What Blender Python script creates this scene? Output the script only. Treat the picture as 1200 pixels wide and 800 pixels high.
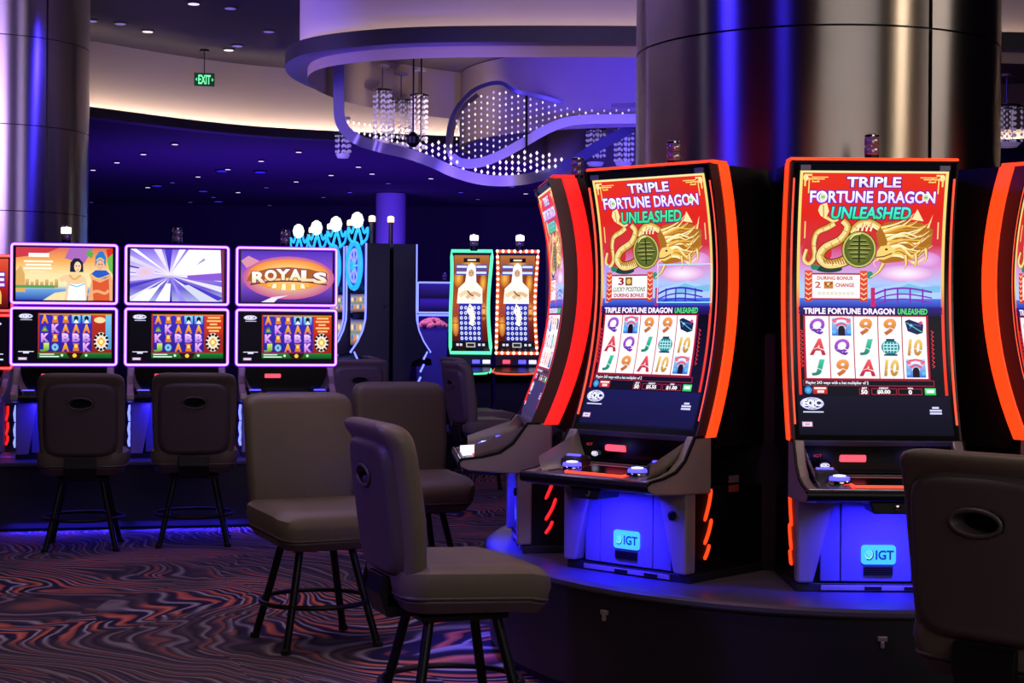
import bpy, bmesh, math, random
from mathutils import Vector, Matrix
random.seed(7)
for o in list(bpy.data.objects): bpy.data.objects.remove(o)
S = bpy.context.scene
COL = S.collection
PI = math.pi
# ---------------------------------------------------------------- camera
F, CX, CY, CAMH, ROLL = 1900.0, 600.0, 375.0, 1.39, math.radians(0.43)
cd = bpy.data.cameras.new('camera'); cam = bpy.data.objects.new('camera', cd); COL.objects.link(cam)
cd.sensor_fit = 'HORIZONTAL'; cd.sensor_width = 36.0; cd.lens = 36.0 * F / 1200.0
cd.shift_y = -(400.0 - CY) / 1200.0; cd.clip_end = 200
cam.matrix_world = Matrix.Translation((0, 0, CAMH)) @ Matrix.Rotation(PI/2, 4, 'X') @ Matrix.Rotation(ROLL, 4, 'Z')
S.camera = cam
def P(px, py, Y):
    """direction of a photo pixel, taken to the depth Y of the thing it belongs to"""
    dx, dy = px - CX, py - CY
    a = dx*math.cos(ROLL) + dy*math.sin(ROLL); b = -dx*math.sin(ROLL) + dy*math.cos(ROLL)
    return Vector((a/F*Y, Y, CAMH - b/F*Y))
# ---------------------------------------------------------------- world + exposure
w = bpy.data.worlds.new('world'); S.world = w; w.use_nodes = True
bg = w.node_tree.nodes['Background']; bg.inputs[0].default_value = (0.16, 0.10, 0.42, 1); bg.inputs[1].default_value = 0.05
S.view_settings.view_transform = 'Standard'; S.view_settings.look = 'None'
S.view_settings.gamma = 1; S.view_settings.exposure = 0.0; S.view_settings.use_curve_mapping = False
# ---------------------------------------------------------------- room lamps: ceiling downlights and added fill lights
def lamp(name, kind, loc, energy, color, size=0.3, target=None, spot=None, size_y=None, blend=0.6):
    d = bpy.data.lights.new(name, kind); d.energy = energy; d.color = color
    if kind == 'AREA':
        d.size = size
        if size_y: d.shape = 'RECTANGLE'; d.size_y = size_y
        else: d.shape = 'DISK'
    else: d.shadow_soft_size = size
    if kind == 'SPOT': d.spot_size = math.radians(spot or 70); d.spot_blend = blend
    o = bpy.data.objects.new(name, d); COL.objects.link(o); o.location = loc
    if target is not None:
        o.rotation_euler = (Vector(target) - Vector(loc)).to_track_quat('-Z', 'Y').to_euler()
    return o
WARM = (1.0, 0.80, 0.58); BLUE = (0.035, 0.022, 1.0); PURP = (0.42, 0.26, 1.0)
# downlights over the aisle and the carousel
for (x, y, e) in [(-0.9, 6.4, 52), (-2.6, 7.0, 60), (-0.9, 8.6, 40), (0.2, 4.4, 50), (-3.0, 9.2, 16), (-1.6, 4.6, 50), (1.0, 4.9, 46), (-1.0, 12.6, 40)]:
    lamp('downlight_lamp', 'SPOT', (x, y, 4.1), e, (1.0, 0.74, 0.64), 0.10, (x, y, 0), 80)
# fill lights added for column streaks, then mid-air ones tinting drum, ceilings, far room
lamp('blue_fill_light', 'SPOT', (-3.2, 4.6, 4.1), 420, BLUE, 0.40, (0.7, 6.7, 2.6), 40)
lamp('blue_fill_light', 'SPOT', (-1.5, 1.9, 4.1), 110, BLUE, 0.34, (1.2, 6.4, 2.6), 40)
lamp('pale_fill_light', 'SPOT', (5.2, 2.4, 4.1), 260, (1.0, 0.78, 0.56), 0.34, (1.9, 6.7, 2.7), 40)
lamp('pale_fill_light', 'AREA', (2.4, 0.2, 4.0), 95, (1.0, 0.90, 0.88), 4.4, (1.5, 6.4, 2.4))  # broad fill added so the steel column reflects a lit hall
lamp('blue_fill_light', 'SPOT', (-2.1, 12.25, 4.0), 150, BLUE, 0.10, (-3.7, 12.9, 2.4), 70)
lamp('pale_fill_light', 'AREA', (-4.4, 6.0, 4.0), 13, (0.7, 0.60, 1.0), 1.6, (-4.1, 12.8, 2.6))
lamp('purple_fill_light', 'AREA', (-1.0, 8.4, 4.0), 30, PURP, 3.0, (-0.8, 8.0, 0))  # purple ambient fill added over the aisle
lamp('pale_fill_light', 'AREA', (6.2, 4.6, 4.0), 40, (1.0, 0.86, 0.78), 2.0, (1.9, 6.8, 2.4))
lamp('blue_fill_light', 'SPOT', (-3.4, 3.9, 3.0), 260, (.26, .13, 1.0), 0.15, (-.35, 5.6, .8), 30)
lamp('purple_fill_light', 'AREA', (-3.4, 11.0, 2.9), 85, (.46, .30, 1.0), 1.2, (-3.0, 17.0, 3.9))  # added unseen fill, tints the cove fascia purple
lamp('purple_fill_light', 'AREA', (0.6, 8.9, 2.9), 34, (.46, .32, 1.0), 1.2, (0.6, 11.2, 3.7))
lamp('blue_fill_light', 'AREA', (-3.4, 20.5, 0.9), 210, (0.15, 0.035, 1.0), 4.0, (-3.0, 21.5, 3.4))  # unseen light standing in for the glow of far machine banks
lamp('blue_fill_light', 'AREA', (1.5, 21.5, 0.9), 180, (0.15, 0.035, 1.0), 4.0, (1.0, 23.0, 3.4))  # second unseen stand-in for the far machine glow
lamp('blue_fill_light', 'SPOT', (1.4, 10.2, 2.6), 1000, BLUE, 0.12, (1.5, 13.6, 3.35), 60)
lamp('blue_fill_light', 'SPOT', (-2.9, 9.8, 2.4), 260, BLUE, 0.12, (-1.6, 12.4, 3.3), 46)
lamp('purple_fill_light', 'SPOT', (-0.4, 10.0, 2.3), 200, (.14, .08, 1.0), 0.12, (-.5, 12.9, 2.8), 75)
lamp('blue_fill_light', 'AREA', (-2.0, 24.5, 1.4), 40, (0.16, 0.05, 1.0), 3.0, (-2.0, 29, 2.2))
lamp('pale_fill_light', 'SPOT', (-0.6, 13.2, 3.0), 22, WARM, 0.10, (-1.0, 15.2, 3.5), 100)
# ---------------------------------------------------------------- materials
def lin(h):
    if isinstance(h, str):
        h = h.lstrip('#'); v = [int(h[i:i+2], 16)/255 for i in (0, 2, 4)]
    else: v = list(h)
    return tuple(c/12.92 if c <= .04045 else ((c+.055)/1.055)**2.4 for c in v)
MATS = {}
def mat(name, col='#808080', rough=0.5, metal=0.0, emit=None, strength=1.0, bump=0.0, bscale=200, vary=0.0, vscale=6, coat=0, spec=0.5, alpha=1):
    if name in MATS: return MATS[name]
    m = bpy.data.materials.new(name); m.use_nodes = True; MATS[name] = m
    nt = m.node_tree; b = nt.nodes['Principled BSDF']
    c = lin(col); b.inputs['Base Color'].default_value = (*c, 1)
    b.inputs['Roughness'].default_value = rough; b.inputs['Metallic'].default_value = metal
    b.inputs['Coat Weight'].default_value = coat; b.inputs['Specular IOR Level'].default_value = spec
    if emit:
        b.inputs['Emission Color'].default_value = (*lin(emit), 1); b.inputs['Emission Strength'].default_value = strength
    tc = nt.nodes.new('ShaderNodeTexCoord')
    if bump:
        n = nt.nodes.new('ShaderNodeTexNoise'); n.inputs['Scale'].default_value = bscale; n.inputs['Detail'].default_value = 2
        nt.links.new(tc.outputs['Object'], n.inputs['Vector'])
        bp = nt.nodes.new('ShaderNodeBump'); bp.inputs['Strength'].default_value = bump; bp.inputs['Distance'].default_value = 0.01
        nt.links.new(n.outputs['Fac'], bp.inputs['Height']); nt.links.new(bp.outputs['Normal'], b.inputs['Normal'])
    if vary:
        n = nt.nodes.new('ShaderNodeTexNoise'); n.inputs['Scale'].default_value = vscale; n.inputs['Detail'].default_value = 3
        nt.links.new(tc.outputs['Object'], n.inputs['Vector'])
        mx = nt.nodes.new('ShaderNodeMix'); mx.data_type = 'RGBA'
        mx.inputs[6].default_value = (*[x*(1-vary) for x in c], 1); mx.inputs[7].default_value = (*[min(1, x*(1+vary)) for x in c], 1)
        nt.links.new(n.outputs['Fac'], mx.inputs[0]); nt.links.new(mx.outputs[2], b.inputs['Base Color'])
    return m
def screen_mat(name, strength):
    if name in MATS: return MATS[name]
    m = bpy.data.materials.new(name); m.use_nodes = True; MATS[name] = m
    nt = m.node_tree; b = nt.nodes['Principled BSDF']
    b.inputs['Base Color'].default_value = (0.004, 0.004, 0.006, 1); b.inputs['Roughness'].default_value = 0.35; b.inputs['Specular IOR Level'].default_value = 0.2
    a = nt.nodes.new('ShaderNodeVertexColor'); a.layer_name = 'Col'
    nt.links.new(a.outputs['Color'], b.inputs['Emission Color']); b.inputs['Emission Strength'].default_value = strength
    return m
def brushed(name, col='#9a9690', rough=0.32, aniso=0.85, scale=(1, 1, 90)):
    if name in MATS: return MATS[name]
    m = mat(name, col, rough, 1.0); nt = m.node_tree; b = nt.nodes['Principled BSDF']
    b.inputs['Anisotropic'].default_value = aniso
    t = nt.nodes.new('ShaderNodeCombineXYZ'); t.inputs[2].default_value = 1.0
    nt.links.new(t.outputs[0], b.inputs['Tangent'])
    tc = nt.nodes.new('ShaderNodeTexCoord'); mp = nt.nodes.new('ShaderNodeMapping'); mp.inputs['Scale'].default_value = scale
    n = nt.nodes.new('ShaderNodeTexNoise'); n.inputs['Scale'].default_value = 4; n.inputs['Detail'].default_value = 4
    nt.links.new(tc.outputs['Object'], mp.inputs['Vector']); nt.links.new(mp.outputs['Vector'], n.inputs['Vector'])
    r = nt.nodes.new('ShaderNodeMapRange'); r.inputs['To Min'].default_value = rough-.05; r.inputs['To Max'].default_value = rough+.06
    nt.links.new(n.outputs['Fac'], r.inputs['Value']); nt.links.new(r.outputs['Result'], b.inputs['Roughness'])
    return m
# ---------------------------------------------------------------- mesh builder
class MB:
    def __init__(s): s.v = []; s.f = []
    def add(s, vs, fs):
        n = len(s.v); s.v += [tuple(q) for q in vs]; s.f += [tuple(i+n for i in f) for f in fs]; return s
    def box(s, x0, x1, y0, y1, z0, z1):
        v = [(x, y, z) for z in (z0, z1) for y in (y0, y1) for x in (x0, x1)]
        return s.add(v, [(0,2,3,1),(4,5,7,6),(0,1,5,4),(2,6,7,3),(0,4,6,2),(1,3,7,5)])
    def prism(s, prof, a0, a1, axis='x'):
        n = len(prof)
        def mk(p, a): return {'x': (a, p[0], p[1]), 'y': (p[0], a, p[1]), 'z': (p[0], p[1], a)}[axis]
        v = [mk(p, a0) for p in prof] + [mk(p, a1) for p in prof]
        f = [tuple(range(n))[::-1], tuple(range(n, 2*n))] + [(i, (i+1) % n, n+(i+1) % n, n+i) for i in range(n)]
        return s.add(v, f)
    def tube(s, path, r, n=8, closed=False, cap=True):
        path = [Vector(p) for p in path]; m = len(path); v = []; f = []
        up = None
        for i, p in enumerate(path):
            a = path[(i-1) % m] if (closed or i > 0) else p; b = path[(i+1) % m] if (closed or i < m-1) else p
            t = (b-a).normalized()
            if up is None:
                up = Vector((0, 0, 1)) if abs(t.z) < .9 else Vector((0, 1, 0))
            sd = t.cross(up).normalized(); up = sd.cross(t).normalized()
            rr = r[i] if isinstance(r, (list, tuple)) else r
            for k in range(n):
                q = 2*PI*k/n; v.append(p + sd*math.cos(q)*rr + up*math.sin(q)*rr)
        for i in range(m if closed else m-1):
            j = (i+1) % m
            for k in range(n): f.append((i*n+k, i*n+(k+1) % n, j*n+(k+1) % n, j*n+k))
        if cap and not closed: f += [tuple(range(n))[::-1], tuple(range((m-1)*n, m*n))]
        return s.add(v, f)
    def lathe(s, prof, n=24, c=(0, 0, 0), cap=True):
        v = []; f = []; m = len(prof)
        for (r, z) in prof:
            for k in range(n): q = 2*PI*k/n; v.append((c[0]+r*math.cos(q), c[1]+r*math.sin(q), c[2]+z))
        for i in range(m-1):
            for k in range(n): f.append((i*n+k, i*n+(k+1) % n, (i+1)*n+(k+1) % n, (i+1)*n+k))
        if cap: f += [tuple(range(n))[::-1], tuple(range((m-1)*n, m*n))]
        return s.add(v, f)
    def grid(s, fn, nu, nv):
        v = [fn(i/nu, j/nv) for j in range(nv+1) for i in range(nu+1)]
        f = [(j*(nu+1)+i, j*(nu+1)+i+1, (j+1)*(nu+1)+i+1, (j+1)*(nu+1)+i) for j in range(nv) for i in range(nu)]
        return s.add(v, f)
    def loft(s, secs, n=8, deform=None, cap=True):
        """stack of rounded rectangles (z, cx, cy, hx, hy, r)"""
        v = []; f = []; m = 4*n
        for (z, cx, cy, hx, hy, r) in secs:
            r = min(r, hx*.999, hy*.999)
            for q, (sx, sy) in enumerate(((1, 1), (-1, 1), (-1, -1), (1, -1))):
                for k in range(n):
                    a = PI/2*q + PI/2*k/(n-1)
                    p = (cx + sx*(hx-r) + r*math.cos(a), cy + sy*(hy-r) + r*math.sin(a), z)
                    v.append(deform(p) if deform else p)
        for i in range(len(secs)-1):
            for k in range(m): f.append((i*m+k, i*m+(k+1) % m, (i+1)*m+(k+1) % m, (i+1)*m+k))
        if cap: f += [tuple(range(m))[::-1], tuple(range((len(secs)-1)*m, len(secs)*m))]
        return s.add(v, f)
    def xf(s, M):
        s.v = [tuple(M @ Vector(q)) for q in s.v]; return s
    def build(s, name, m=None, parent=None, smooth=False, bevel=0, dz=0, loc=None, seg=2):
        me = bpy.data.meshes.new(name)
        me.from_pydata([(a, b, c+dz) for a, b, c in s.v], [], s.f)
        bm = bmesh.new(); bm.from_mesh(me); bmesh.ops.recalc_face_normals(bm, faces=bm.faces); bm.to_mesh(me); bm.free()
        if m: me.materials.append(m)
        o = bpy.data.objects.new(name, me); COL.objects.link(o)
        if parent: o.parent = parent
        if loc is not None: o.location = loc
        if smooth:
            me.polygons.foreach_set('use_smooth', [True]*len(me.polygons)); me.set_sharp_from_angle(angle=math.radians(40))
        if bevel:
            b = o.modifiers.new('bevel', 'BEVEL'); b.width = bevel; b.segments = seg; b.limit_method = 'ANGLE'; b.angle_limit = math.radians(40)
        return o
def tag(o, label=None, cat=None, group=None, kind=None):
    if label: o['label'] = label
    if cat: o['category'] = cat
    if group: o['group'] = group
    if kind: o['kind'] = kind
    return o
def empty(name, loc=(0, 0, 0), rz=0):
    o = bpy.data.objects.new(name, None); COL.objects.link(o); o.location = loc; o.rotation_euler = (0, 0, rz); o.empty_display_size = .1
    return o
def copy_tree(o, parent=None):
    c = o.copy(); COL.objects.link(c)
    if parent: c.parent = parent
    for ch in [x for x in bpy.data.objects if x.parent == o]: copy_tree(ch, c)
    return c
def spline(pts, n=8, closed=False):
    """Catmull-Rom through points"""
    pts = [Vector(p) for p in pts]; out = []; m = len(pts)
    for i in range(m if closed else m-1):
        g = lambda k: pts[k % m] if closed else pts[max(0, min(m-1, k))]
        p0, p1, p2, p3 = g(i-1), g(i), g(i+1), g(i+2)
        for k in range(n):
            t = k/n
            out.append(.5*((2*p1) + (p2-p0)*t + (2*p0-5*p1+4*p2-p3)*t*t + (3*p1-p0-3*p2+p3)*t**3))
    if not closed: out.append(pts[-1])
    return out
# ---------------------------------------------------------------- flat pictures (screen artwork, lettering)
TXT = {}
def text_geo(st, off=0.0, shear=0.0):
    k = (st, off, shear)
    if k in TXT: return TXT[k]
    c = bpy.data.curves.new('t', 'FONT'); c.body = st; c.offset = off; c.shear = shear; c.resolution_u = 3; c.fill_mode = 'FRONT'
    o = bpy.data.objects.new('t', c); me = o.to_mesh()
    vs = [(q.co.x, q.co.y) for q in me.vertices]; fs = [tuple(p.vertices) for p in me.polygons]
    o.to_mesh_clear(); bpy.data.objects.remove(o); bpy.data.curves.remove(c)
    TXT[k] = (vs, fs); return TXT[k]
class Canvas:
    """vector picture in its own units (x right, y DOWN); mapf(x, y, layer) gives the 3D point"""
    def __init__(s, mapf, cut=None): s.m = mapf; s.v = []; s.f = []; s.c = []; s.cut = cut
    def tri(s, pts, faces, cols, L):
        n = len(s.v)
        s.v += [(x, y, L) for x, y in pts]
        cols = [cols]*len(pts) if isinstance(cols[0], (int, float)) else cols
        s.c += cols; s.f += [tuple(i+n for i in f) for f in faces]
    def C(s, c): return lin(c) if isinstance(c, str) else c
    def rect(s, x0, y0, x1, y1, top, bot=None, L=1, n=1, nx=1):
        a = s.C(top); b = s.C(bot) if bot else a; pts = []; cols = []
        for j in range(n+1):
            t = j/n
            for i in range(nx+1):
                pts.append((x0+(x1-x0)*i/nx, y0+(y1-y0)*t)); cols.append(tuple(a[k]*(1-t)+b[k]*t for k in range(3)))
        s.tri(pts, [(j*(nx+1)+i, j*(nx+1)+i+1, (j+1)*(nx+1)+i+1, (j+1)*(nx+1)+i) for j in range(n) for i in range(nx)], cols, L)
    def ramp(s, x0, y0, x1, y1, stops, L=1):
        for (t0, c0), (t1, c1) in zip(stops, stops[1:]):
            s.rect(x0, y0+(y1-y0)*t0, x1, y0+(y1-y0)*t1, c0, c1, L, max(1, int((t1-t0)*14)))
    def poly(s, pts, col, L=2): s.tri(pts, [tuple(range(len(pts)))], s.C(col), L)
    def ell(s, cx, cy, rx, ry, col, L=2, n=20, rim=None):
        a = s.C(col); b = s.C(rim) if rim else a
        pts = [(cx, cy)] + [(cx+rx*math.cos(2*PI*k/n), cy+ry*math.sin(2*PI*k/n)) for k in range(n)]
        s.tri(pts, [(0, 1+k, 1+(k+1) % n) for k in range(n)], [a]+[b]*n, L)
    def ring(s, cx, cy, rx, ry, w, col, L=3, n=24, wy=None):
        c = s.C(col); wy = wy or w; pts = []
        for k in range(n):
            q = 2*PI*k/n; pts += [(cx+rx*math.cos(q), cy+ry*math.sin(q)), (cx+(rx-w)*math.cos(q), cy+(ry-wy)*math.sin(q))]
        s.tri(pts, [(2*k, 2*((k+1) % n), 2*((k+1) % n)+1, 2*k+1) for k in range(n)], c, L)
    def stroke(s, pts, w, col, L=3, taper=None, sp=0, col2=None):
        p = [Vector((x, y, 0)) for x, y in pts]
        if sp: p = spline(p, sp)
        m = len(p); q = []; cols = []; c1 = s.C(col); c2 = s.C(col2) if col2 else c1
        for i in range(m):
            t = (p[min(m-1, i+1)] - p[max(0, i-1)]).normalized(); nn = Vector((-t.y, t.x, 0)); u = i/(m-1)
            ww = w/2*((taper[0]*(1-u)+taper[1]*u) if taper else 1)
            q += [tuple((p[i]+nn*ww)[:2]), tuple((p[i]-nn*ww)[:2])]; cols += [c1, c2]
        s.tri(q, [(2*i, 2*i+1, 2*i+3, 2*i+2) for i in range(m-1)], cols, L)
    def frame(s, x0, y0, x1, y1, w, col, L=3):
        s.rect(x0, y0, x1, y0+w, col, None, L); s.rect(x0, y1-w, x1, y1, col, None, L)
        s.rect(x0, y0, x0+w, y1, col, None, L); s.rect(x1-w, y0, x1, y1, col, None, L)
    def text(s, st, x0, y0, x1, y1, col, col2=None, L=5, bold=0.01, out=None, outw=0.05, shear=0, outL=None):
        """lettering stretched into the box"""
        rv, _ = text_geo(st, 0.0, shear)
        if not rv: return
        ax0 = min(q[0] for q in rv); ax1 = max(q[0] for q in rv); ay0 = min(q[1] for q in rv); ay1 = max(q[1] for q in rv)
        def mp(q): return (x0+(x1-x0)*(q[0]-ax0)/(ax1-ax0), y1-(y1-y0)*(q[1]-ay0)/(ay1-ay0))
        if out:
            v, f = text_geo(st, outw, shear); s.tri([mp(q) for q in v], f, s.C(out), outL or L-1)
        v, f = text_geo(st, bold, shear); a = s.C(col); b = s.C(col2) if col2 else a; pts = [mp(q) for q in v]; cols = []
        for q in pts:
            t = max(0, min(1, (q[1]-y0)/(y1-y0))); cols.append(tuple(a[k]*(1-t)+b[k]*t for k in range(3)))
        s.tri(pts, f, cols, L)
    def build(s, name, material, parent):
        me = bpy.data.meshes.new(name); me.from_pydata(s.v, [], s.f)
        at = me.color_attributes.new('Col', 'FLOAT_COLOR', 'POINT')
        fl = []
        for c in s.c: fl += [c[0], c[1], c[2], 1.0]
        at.data.foreach_set('color', fl)
        if s.cut:
            bm = bmesh.new(); bm.from_mesh(me); ys = [q[1] for q in s.v]; y = min(ys)+s.cut
            bmesh.ops.triangulate(bm, faces=[f for f in bm.faces if len(f.verts) > 4])
            while y < max(ys):
                es = [e for e in bm.edges if min(e.verts[0].co.y, e.verts[1].co.y) < y < max(e.verts[0].co.y, e.verts[1].co.y)]
                fs = {f for e in es for f in e.link_faces if max(v.co.y for v in f.verts)-min(v.co.y for v in f.verts) > s.cut*.8}
                if fs:
                    vs = {v for f in fs for v in f.verts}; ee = {e for f in fs for e in f.edges}
                    bmesh.ops.bisect_plane(bm, geom=list(fs)+list(vs)+list(ee), plane_co=(0, y, 0), plane_no=(0, 1, 0))
                y += s.cut
            bm.to_mesh(me); bm.free()
        for v in me.vertices: v.co = s.m(v.co.x, v.co.y, v.co.z)
        me.materials.append(material); o = bpy.data.objects.new(name, me); COL.objects.link(o); o.parent = parent
        return o
# ================================================================ materials of the place
def carpet():
    m = bpy.data.materials.new('carpet_swirl'); m.use_nodes = True; nt = m.node_tree; b = nt.nodes['Principled BSDF']
    N = lambda t: nt.nodes.new(t); Lk = nt.links.new
    b.inputs['Roughness'].default_value = 0.95; b.inputs['Specular IOR Level'].default_value = 0.1
    tc = N('ShaderNodeTexCoord')
    # slow warp of the plane, then broken into long pieces, gives the agate-like streams
    wn = N('ShaderNodeTexNoise'); wn.inputs['Scale'].default_value = 0.55; wn.inputs['Detail'].default_value = 1.0
    mp = N('ShaderNodeMapping'); mp.inputs['Scale'].default_value = (1.0, 1.0, 1)
    Lk(tc.outputs['Object'], mp.inputs['Vector']); Lk(mp.outputs['Vector'], wn.inputs['Vector'])
    sub = N('ShaderNodeVectorMath'); sub.operation = 'SUBTRACT'; sub.inputs[1].default_value = (.5, .5, .5); Lk(wn.outputs['Color'], sub.inputs[0])
    sc = N('ShaderNodeVectorMath'); sc.operation = 'SCALE'; sc.inputs['Scale'].default_value = 2.6; Lk(sub.outputs[0], sc.inputs[0])
    ad = N('ShaderNodeVectorMath'); ad.operation = 'ADD'; Lk(mp.outputs['Vector'], ad.inputs[0]); Lk(sc.outputs[0], ad.inputs[1])
    vo = N('ShaderNodeTexVoronoi'); vo.inputs['Scale'].default_value = 0.75; vo.inputs['Randomness'].default_value = 1.0; Lk(ad.outputs[0], vo.inputs['Vector'])
    pc = N('ShaderNodeVectorMath'); pc.operation = 'SCALE'; pc.inputs['Scale'].default_value = 0.9; Lk(vo.outputs['Color'], pc.inputs[0])
    ad2 = N('ShaderNodeVectorMath'); ad2.operation = 'ADD'; Lk(ad.outputs[0], ad2.inputs[0]); Lk(pc.outputs[0], ad2.inputs[1])
    wv = N('ShaderNodeTexWave'); wv.wave_type = 'BANDS'; wv.bands_direction = 'DIAGONAL'; wv.wave_profile = 'SAW'
    wv.inputs['Scale'].default_value = 2.3; wv.inputs['Distortion'].default_value = 6.0; wv.inputs['Detail'].default_value = 1.0
    wv.inputs['Detail Scale'].default_value = 0.9; wv.inputs['Detail Roughness'].default_value = 0.4
    Lk(ad2.outputs[0], wv.inputs['Vector'])
    def ramp(stops):
        r = N('ShaderNodeValToRGB'); e = r.color_ramp.elements
        e[0].position = stops[0][0]; e[0].color = (*lin(stops[0][1]), 1); e[1].position = stops[-1][0]; e[1].color = (*lin(stops[-1][1]), 1)
        for p, c in stops[1:-1]: q = e.new(p); q.color = (*lin(c), 1)
        return r
    hot = ramp([(0, '#1c1630'), (.10, '#20204a'), (.16, '#b9a9b8'), (.22, '#1c1a3c'), (.34, '#2a1f50'), (.40, '#e2571f'), (.50, '#b23a24'), (.55, '#241a3a'), (.66, '#1d2152'), (.71, '#c9bcc6'), (.77, '#241b3c'), (.86, '#9c3330'), (.93, '#e8692a'), (1, '#1c1630')])
    cool = ramp([(0, '#33283c'), (.12, '#4e4150'), (.2, '#93828c'), (.27, '#3a2d40'), (.42, '#55424e'), (.5, '#8f4a46'), (.57, '#42323f'), (.7, '#8a7a88'), (.77, '#392c42'), (.9, '#5b4856'), (1, '#33283c')])
    Lk(wv.outputs['Color'], hot.inputs[0]); Lk(wv.outputs['Color'], cool.inputs[0])
    mk = N('ShaderNodeTexNoise'); mk.inputs['Scale'].default_value = 0.9; mk.inputs['Detail'].default_value = 1.5
    mp2 = N('ShaderNodeMapping'); mp2.inputs['Location'].default_value = (3.1, 1.7, 0); Lk(ad.outputs[0], mp2.inputs['Vector']); Lk(mp2.outputs['Vector'], mk.inputs['Vector'])
    mr = N('ShaderNodeMapRange'); mr.inputs['From Min'].default_value = .50; mr.inputs['From Max'].default_value = .58; Lk(mk.outputs['Fac'], mr.inputs['Value'])
    mx = N('ShaderNodeMix'); mx.data_type = 'RGBA'; Lk(mr.outputs['Result'], mx.inputs[0]); Lk(cool.outputs['Color'], mx.inputs[6]); Lk(hot.outputs['Color'], mx.inputs[7])
    hs = N('ShaderNodeHueSaturation'); hs.inputs['Value'].default_value = .9; hs.inputs['Saturation'].default_value = .85; Lk(mx.outputs[2], hs.inputs['Color']); Lk(hs.outputs[0], b.inputs['Base Color'])
    fn = N('ShaderNodeTexNoise'); fn.inputs['Scale'].default_value = 260; Lk(tc.outputs['Object'], fn.inputs['Vector'])
    bp = N('ShaderNodeBump'); bp.inputs['Strength'].default_value = .35; bp.inputs['Distance'].default_value = .01; Lk(fn.outputs['Fac'], bp.inputs['Height']); Lk(bp.outputs['Normal'], b.inputs['Normal'])
    return m
M_DARKCEIL = mat('ceiling_dark_paint', '#2b2140', 0.9, vary=.1, vscale=1.5)
M_CREAM = mat('cream_plaster', '#b3a4a4', 0.85, vary=.04, vscale=2)
M_BEIGE = mat('beige_fabric_wall', '#a8957c', 0.85, vary=.06, vscale=3)
M_LIP = mat('dark_bronze_trim', '#221d26', 0.55)
M_BLACK = mat('black_laminate', '#15131a', 0.45, vary=.1)
M_BLKMET = mat('black_metal', '#18161a', 0.38, 0.6)
M_GLASS = mat('dark_glass', '#050507', 0.22, spec=.35)
M_SILVER = mat('silver_satin', '#a2968e', 0.34, 0.4)
M_CHROME = mat('chrome', '#b8b6b8', 0.12, 1.0)
M_BROWN = mat('bronze_edge', '#5a423c', 0.35, 0.6)
M_ORANGE = mat('orange_light_lens', '#ff4a18', .4, emit='#ff3c12', strength=1.5)
M_ORLINE = mat('orange_neon_line', '#ff4a18', .4, emit='#ff4a34', strength=1.6)
M_RED = mat('red_light_lens', '#ff2a20', .4, emit='#f01d18', strength=1.2)
M_PURPNEON = mat('violet_neon_tube', '#7020e0', .4, emit='#8020f0', strength=1.3)
M_NEONCORE = mat('pale_violet_neon_core', '#f0c0ff', .4, emit='#f4b4ff', strength=1.5)
M_REDCORE = mat('pale_red_neon_core', '#ff8070', .4, emit='#ff5a48', strength=1.6)
M_BLUENEON = mat('blue_neon_tube', '#6080ff', .4, emit='#6a74ff', strength=2.4)
M_CYANNEON = mat('cyan_neon_tube', '#60e0ff', .4, emit='#22aaf4', strength=1.15)
M_WHITELAMP = mat('white_lamp', '#ffffff', .4, emit='#fff4e0', strength=2.5)
M_LED = mat('warm_led_strip', '#ffe8c0', .5, emit='#ffe6c4', strength=42)
M_LED2 = mat('warm_led_strip_soft', '#ffe8c0', .5, emit='#ffe2c0', strength=17)
M_BILL = mat('pink_lit_bezel', '#ff6070', .4, emit='#ff4a58', strength=1.5)
M_BLUELIT = mat('blue_lit_button', '#5060ff', .3, emit='#4a44ff', strength=2.6)
M_WHITELIT = mat('white_lit_plastic', '#e0e0ff', .3, emit='#c8ccff', strength=1.6)
M_VINYL = mat('taupe_vinyl', '#6c6054', 0.48, bump=.12, bscale=180, vary=.06, vscale=8)
M_VINYL_D = mat('dark_taupe_shell', '#54484a', 0.5, bump=.1, bscale=180)
M_LEG = mat('black_powder_coat', '#17151a', 0.4, 0.3)
M_SCR = screen_mat('screen_picture', 1.15)
M_SCR2 = screen_mat('screen_picture_bright', 1.25)
M_BEAD = mat('sparkle_crystal_bead', '#ffffff', .2, emit='#fff4e6', strength=1.1)  # crystal sparkle put in as emission, so too in the dimmer beads
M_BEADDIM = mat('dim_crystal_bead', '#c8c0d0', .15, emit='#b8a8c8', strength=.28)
M_RIB = mat('ribbon_metal', '#8f8896', .35, .7)
# ================================================================ setting
def plane_poly(name, pts, z, m, kind='structure'):
    b = MB(); b.add([(x, y, z) for x, y in pts], [tuple(range(len(pts)))]); o = b.build(name, m); return tag(o, kind=kind)
plane_poly('floor', [(-12, -4), (12, -4), (12, 29), (-12, 29)], 0, carpet())
CURVE = [Vector((p[0], p[1], 0)) for p in [(-7.6, 8.0), (-6.9, 11.5), (-5.6, 14.8), (-4.32, 16.5), (-3.35, 17.65), (-2.46, 18.25), (-.8, 18.8), (1.0, 19.2), (3.5, 19.2), (7, 18.2), (10.5, 15.5)]]
CURVE = spline(CURVE, 8)
def offset2(pts, d, closed=False):
    out = []; m = len(pts)
    for i in range(m):
        a = pts[(i-1) % m] if (closed or i) else pts[0]; b = pts[(i+1) % m] if (closed or i < m-1) else pts[-1]
        t = (b-a).normalized(); out.append(pts[i] + Vector((t.y, -t.x, 0))*d)
    return out
def wall_strip(b, pts, z0, z1, closed=False):
    n = len(pts); v = [(p.x, p.y, z0) for p in pts] + [(p.x, p.y, z1) for p in pts]
    b.add(v, [(i, (i+1) % n, n+(i+1) % n, n+i) for i in range(n if closed else n-1)]); return b
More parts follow.
